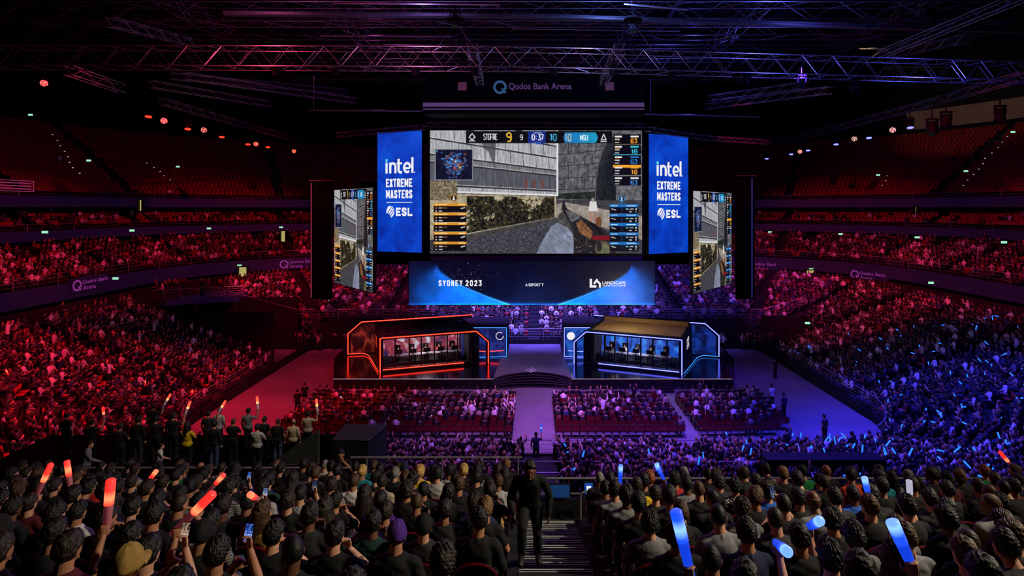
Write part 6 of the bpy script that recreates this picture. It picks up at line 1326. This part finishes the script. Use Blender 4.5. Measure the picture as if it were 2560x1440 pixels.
for i, (px, py, c) in enumerate(((1930, 972, 'white'), (1960, 995, 'navy'), (2062, 1050, 'charcoal'), (1340, 1102, 'navy'), (762, 968, 'black'), (744, 985, 'black'), (1938, 905, 'black'), (2190, 757, 'charcoal'))):
    if i == 7: continue
    Y = F*13.0/(py-VY) if i != 3 else 31.6; x = (px-VX)*Y/F
    person(SPOSE['stand' if i != 3 else 'shold'], ('steward in %s standing on the floor beside the blue stand, %s from the stage' % (c, nth(i)) if i in (0, 1, 2, 6) else 'fan with blue light stick at the rail in the centre aisle' if i == 3 else 'dark figure standing beside the red floor block, %s from the stage' % nth(i-4)), (x, Y, .0), .5 if i != 3 else 0, 1., c, 'tee', 'short', K, 1, 'black')
    if i == 3: stick((x+.29, Y+.29, 1.6), (.05, 0, 1), .5, .05, 'b', 'blue light stick held up at the rail in the centre aisle', None)

# ---------------------------------------------------------------- the packed stands (beyond counting): one crowd, one mass of seats
def person_template(standing=False, arms=0):
    V_, F_, C_ = [], [], []    # C: 0 skin 1 hair 2 shirt 3 trousers
    def put(vs, fs, cs): b = len(V_); V_.extend(vs); F_.extend([tuple(b+i for i in f) for f in fs]); C_.extend(cs)
    dz = .46 if standing else 0
    def tube(pts, rr, n, cols, sq=1.):
        vs, cs = [], []; pts = [Vector(p) for p in pts]
        for i, p in enumerate(pts):
            d = (pts[min(i+1, len(pts)-1)]-pts[max(0, i-1)]).normalized(); u = Vector((1, 0, 0)) if abs(d.x) < .9 else Vector((0, 1, 0)); u = (u-d*u.dot(d)).normalized(); w_ = d.cross(u)
            for k in range(n): t = 2*PI*k/n+.3; vs.append(p+u*math.cos(t)*rr[i]+w_*math.sin(t)*rr[i]*sq); cs.append(cols[i])
        m = len(pts); fs = [(r*n+k, r*n+(k+1) % n, (r+1)*n+(k+1) % n, (r+1)*n+k) for r in range(m-1) for k in range(n)]+[tuple(range((m-1)*n, m*n))]
        put(vs, fs, cs)
    tube([(0, 0, .40+dz), (0, -.01, .62+dz), (0, 0, .88+dz), (0, .0, 1.0+dz), (0, .02, 1.08+dz)], [.165, .15, .19, .13, .05], 8, [2, 2, 2, 2, 0], .62)
    vs, cs = [], []                                    # head
    for j in range(6):
        th = PI*j/5
        for i in range(8):
            ph = 2*PI*i/8; d = Vector((math.sin(th)*math.cos(ph), math.sin(th)*math.sin(ph), math.cos(th))); vs.append(Vector((d.x*.085, d.y*.105+.03, d.z*.128+1.18+dz))); cs.append(1 if (d.z > .25 or (d.y < .1 and d.z > -.6)) else 0)
    put(vs, [(r*8+k, r*8+(k+1) % 8, (r+1)*8+(k+1) % 8, (r+1)*8+k) for r in range(5) for k in range(8)], cs)
    for s in (-1, 1):
        if arms == 1: ap = [(s*.19, 0, .95), (s*.28, .12, .98), (s*.2, .2, 1.28)]
        elif arms == 2: ap = [(s*.19, 0, .95), (s*.26, .10, .70), (s*.05, .26, .86)]
        elif arms == 3 and s > 0: ap = [(s*.19, 0, .95), (s*.32, .08, 1.10), (s*.28, .1, 1.42)]
        else: ap = [(s*.19, 0, .95), (s*.26, .04, .68), (s*.12, .28, .60)]
        tube([(x, y, z+dz) for x, y, z in ap], [.058, .05, .036], 5, [2, 2, 0])
        if standing: tube([(s*.09, 0, .9), (s*.1, 0, .48), (s*.11, 0, .03)], [.09, .065, .05], 5, [3, 3, 3])
        else: tube([(s*.09, .0, .46), (s*.12, .42, .48), (s*.13, .42, .04)], [.085, .065, .045], 5, [3, 3, 3])
    return np.array([tuple(v) for v in V_]), F_, np.array(C_)
TEM = [person_template(False, a) for a in (0, 1, 2, 3)]+[person_template(True, a) for a in (0, 1, 3)]
NP_ = np.random.RandomState(4)
PAL = [lin(c) for c in ((16, 16, 18), (18, 18, 20), (22, 22, 24), (15, 15, 17), (17, 17, 19), (13, 13, 15), (14, 14, 16), (26, 28, 40), (18, 18, 20), (70, 70, 72), (110, 110, 112), (225, 223, 220), (235, 232, 230), (90, 24, 24), (40, 54, 90), (150, 142, 126), (36, 36, 40), (190, 190, 192), (20, 20, 22), (24, 24, 28), (60, 58, 56))]
SKN = [lin(c) for c in ((226, 172, 142), (206, 150, 118), (186, 128, 94), (120, 78, 56))]; HRC = [lin(c) for c in ((16, 14, 14), (30, 22, 18), (46, 32, 22), (90, 64, 40), (150, 120, 80))]; TRC = [lin(c) for c in ((18, 18, 22), (30, 34, 48), (50, 56, 72), (24, 24, 26))]
CROWD = []; SEATS = []; CENTRES = []
def seen(x, y, z):
    if y < 2: return False
    px = VX+F*x/y; py = VY+F*(CZ-z)/y; return -60 < px < 2620 and py < 1215
def fill(zf, u0, u1, pitch, segs, prob, spacing=.53):
    for side in (-1, 1):
        for s in segs:
            u = u0+.35
            row = 0
            while u < u1:
                L = seglen(s, u); n = int(L/spacing)
                for i in range(n):
                    t = (i+.5)/n; x, y, nn = pos(s, t, u); x *= side; z = zf(s, t, u-.35)
                    if not seen(x, y, z+1): continue
                    # aisles
                    if s == 'N' and (abs(x-.33) < .9 or abs(abs(x)-8.6) < .6): continue
                    if s == 'C' and any(abs(t*90-a)*PI/180*(6+u) < .6 for a in (28, 62)): continue
                    if s == 'S' and any(abs(y-a) < .6 for a in (40.5, 47.8, 54.2)): continue
                    if s == 'K' and any(abs(t*90-a)*PI/180*(2+u) < .6 for a in (22, 58)): continue
                    if s == 'B' and any(abs(abs(x)-a) < .55 for a in (0, 7.4, 15.)): continue
                    if zf is low_z and (in_tunnel(x, y, side) or (s in 'NC' and (u > 13.2 or (side < 0 and y < 24.2 and x < -7.5) or (9.0 < x < 15.2 and 21.2 < y < 23.6)))): continue
                    if zf is low_z and side < 0 and x < -27 and 50 < y < 60 and x > -38.5 and u > 8: continue
                    if zf is mid_z and s in 'SK' and any(abs((y-a) if s == 'S' else (t*90-a)*.45) < .95 and u > 20.5 for a in ((42, 50) if s == 'S' else (14, 50, 82))): continue   # vomitories
                    a = math.atan2(x, 47-y) if y < 46 else math.atan2(x, min(-4, 44-y)); nz = math.atan2(nn[0]*side, -nn[1]) ; a = math.atan2(.6*math.sin(a)+.4*math.sin(nz), .6*math.cos(a)+.4*math.cos(nz))
                    p = prob(x, y, s, u) if callable(prob) else prob
                    if RN.random() < p: CROWD.append((x+RN.uniform(-.05, .05), y+RN.uniform(-.05, .05), z, a+RN.gauss(0, .12), RN.uniform(.92, 1.06)))
                    else: SEATS.append((x, y, z, a))
                u += pitch; row += 1
fill(low_z, 0, 13.8, .85, 'NCSKB', lambda x, y, s, u: .95 if not (s == 'S' and x < 0 and u > 12 and y < 44) else .6)
fill(mid_z, 16.6, 23.4, .85, 'SKB', lambda x, y, s, u: .86 if x < 0 or s != 'S' else .8)
fill(club_z, 25.5, 28.6, .9, 'SKB', lambda x, y, s, u: .45 if x < 0 else .16)
fill(top_z, 26.2, 41.5, .85, 'SKB', .004)
for x, y, z, rz in FLOORSPOTS: CROWD.append((x, y, z, rz+RN.gauss(0, .1), RN.uniform(.95, 1.05)))
for k in range(26): t = RN.random(); CROWD.append((-29.9-7*t+RN.uniform(-1.2, -.3), 57.3-3.1*t+RN.uniform(.5, 2.2), 5.4, PI*.75, 1.))
for k in range(26): CROWD.append((RN.uniform(-24, -15.5), RN.uniform(56.2, 57), 0, PI*.9, 1.)); 
for k in range(12): CROWD.append((RN.uniform(18, 24), RN.uniform(56.0, 57), 0, PI*1.1, 1.))
print('crowd', len(CROWD), 'seats', len(SEATS))
def mass(name, items, tem, colfn, label, cat):
    cos, loops, cnts, cols = [], [], [], []; base = 0
    groups = {}
    for it in items: groups.setdefault(tem(it), []).append(it)
    for (V_, F_, C_), its in groups.items() if False else [(TT[k], v) for k, v in groups.items()]:
        n = len(its); A = np.array([(i[0], i[1], i[2], i[3], i[4]) for i in its]); c, s = np.cos(A[:, 3]), np.sin(A[:, 3])
        v = V_[None]*A[:, 4][:, None, None]; X = v[..., 0]*c[:, None]-v[..., 1]*s[:, None]+A[:, 0][:, None]; Y = v[..., 0]*s[:, None]+v[..., 1]*c[:, None]+A[:, 1][:, None]; Z = v[..., 2]+A[:, 2][:, None]
        cos.append(np.stack([X, Y, Z], -1).reshape(-1, 3)); fl = np.concatenate([np.array(f) for f in F_]); fc = np.array([len(f) for f in F_])
        loops.append((fl[None, :]+(np.arange(n)*len(V_))[:, None]+base).ravel()); cnts.append(np.tile(fc, n)); base += n*len(V_)
        pal = colfn(n); cols.append(pal[np.arange(n)[:, None], C_[None, :]].reshape(-1, 3))
    me = fast_mesh(name, np.concatenate(cos), np.concatenate(loops), np.concatenate(cnts), True)
    C = np.concatenate(cols); at = me.attributes.new('Col', 'FLOAT_COLOR', 'POINT'); at.data.foreach_set('color', np.concatenate([C, np.ones((len(C), 1))], 1).astype(np.float32).ravel())
    return tag(obj(name, me, attr_mat(name+'_colours', False, .75)), label, cat, None, 'stuff')
TT = TEM
def crowd_cols(n):
    P_ = np.array(PAL); return np.stack([np.array(SKN)[NP_.randint(0, 4, n)], np.array(HRC)[NP_.randint(0, 5, n)], P_[NP_.randint(0, len(P_), n)], np.array(TRC)[NP_.randint(0, 4, n)]], 1)
STAND = {k for k in range(len(CROWD)) if RN.random() < .02}
for k, c in enumerate(CROWD[-64:]): STAND.add(len(CROWD)-64+k)
IDX = {id(c): k for k, c in enumerate(CROWD)}
mass('crowd', CROWD, lambda it: (4+IDX[id(it)] % 3) if IDX[id(it)] in STAND else (3 if IDX[id(it)] % 41 == 0 else 1 if IDX[id(it)] % 17 == 0 else (0, 2, 0, 0, 2)[IDX[id(it)] % 5]), crowd_cols, 'packed crowd of spectators filling the stands and floor chairs in red and blue light', 'crowd')
sv = []; sf = []
for c, s_ in (((0, -.2, .64), (.44, .06, .44)), ((0, .02, .42), (.44, .4, .07))):
    b_ = len(sv); x, y, z = (q/2 for q in s_); sv += [(c[0]+i*x, c[1]+j*y, c[2]+k*z) for i in (-1, 1) for j in (-1, 1) for k in (-1, 1)]; sf += [tuple(b_+q for q in f) for f in ((0, 1, 3, 2), (4, 6, 7, 5), (0, 4, 5, 1), (2, 3, 7, 6), (0, 2, 6, 4), (1, 5, 7, 3))]
TT = [(np.array(sv), sf, np.zeros(len(sv), int))]
mass('arena_seats', [(*q, 1.) for q in SEATS], lambda it: 0, lambda n: np.array(lin((150, 24, 28)))[None, None, :]*NP_.uniform(.8, 1.15, (n, 1, 1)), 'rows of empty red tip-up seats in the tiers of the stands', 'seats')
# ---------------------------------------------------------------- small glows in the stands: sticks and phones
sm = MB().tubepath([(0, 0, 0), (0, 0, .02), (0, 0, .40), (0, 0, .42)], [.02, .032, .036, .022], 8).mesh('light_stick')
cr = [c for c in CROWD]; RN.shuffle(cr); nb = 0; nr = 0; npn = 0
B2 = glow('stick_sky', (.02, .22, 1.7), 1.3); W2 = glow('phone_glow', (.8, .8, .95), 1.)
for x, y, z, a, s in cr:
    px = VX+F*x/y; py = VY+F*(CZ-z-1.2)/y
    if py < 700 and not (px > 1940 and py > 700): continue
    bl = px > 1960 and py > 780+(2560-px)*.12 and nb < 170 and RN.random() < .24
    bl = bl or (1400 < px <= 1960 and py > 1085 and nb < 165 and RN.random() < .05)
    if bl:
        nb += 1; o = obj('light_stick', sm, B2); o.location = (x+math.cos(a)*.25, y+.2, z+RN.uniform(.75, 1.25)); o.rotation_euler = (RN.gauss(0, .7), RN.gauss(0, .7), 0)
        o.scale = (1, 1, RN.uniform(.55, 1.)); tag(o, 'small sky-blue light stick glowing among the crowd of the blue-lit stand', 'light stick', 'blue light sticks in the crowd')
    elif px < 560 and py > 930 and nr < 22 and RN.random() < .03:
        nr += 1; o = obj('light_stick', sm, STK['r'][0]); o.location = (x+.25, y+.2, z+1.3); o.rotation_euler = (RN.gauss(0, .3), RN.gauss(.2, .4), 0); tag(o, 'small red light stick glowing among the crowd of the red-lit stand', 'light stick', 'red light sticks in the crowd')
    elif npn < 42 and RN.random() < .009 and px < 1200:
        npn += 1; o = obj('phone', ph_s, W2); o.location = (x, y+(.35 if y < 47 else -.35), z+.85); o.scale = (1.3, 1, 1.1); o.rotation_euler = (-.6 if y < 47 else .6, 0, RN.uniform(-.6, .6)); tag(o, 'tiny lit phone glowing among the crowd of the red-lit stand', 'phone', 'lit phones in the crowd')
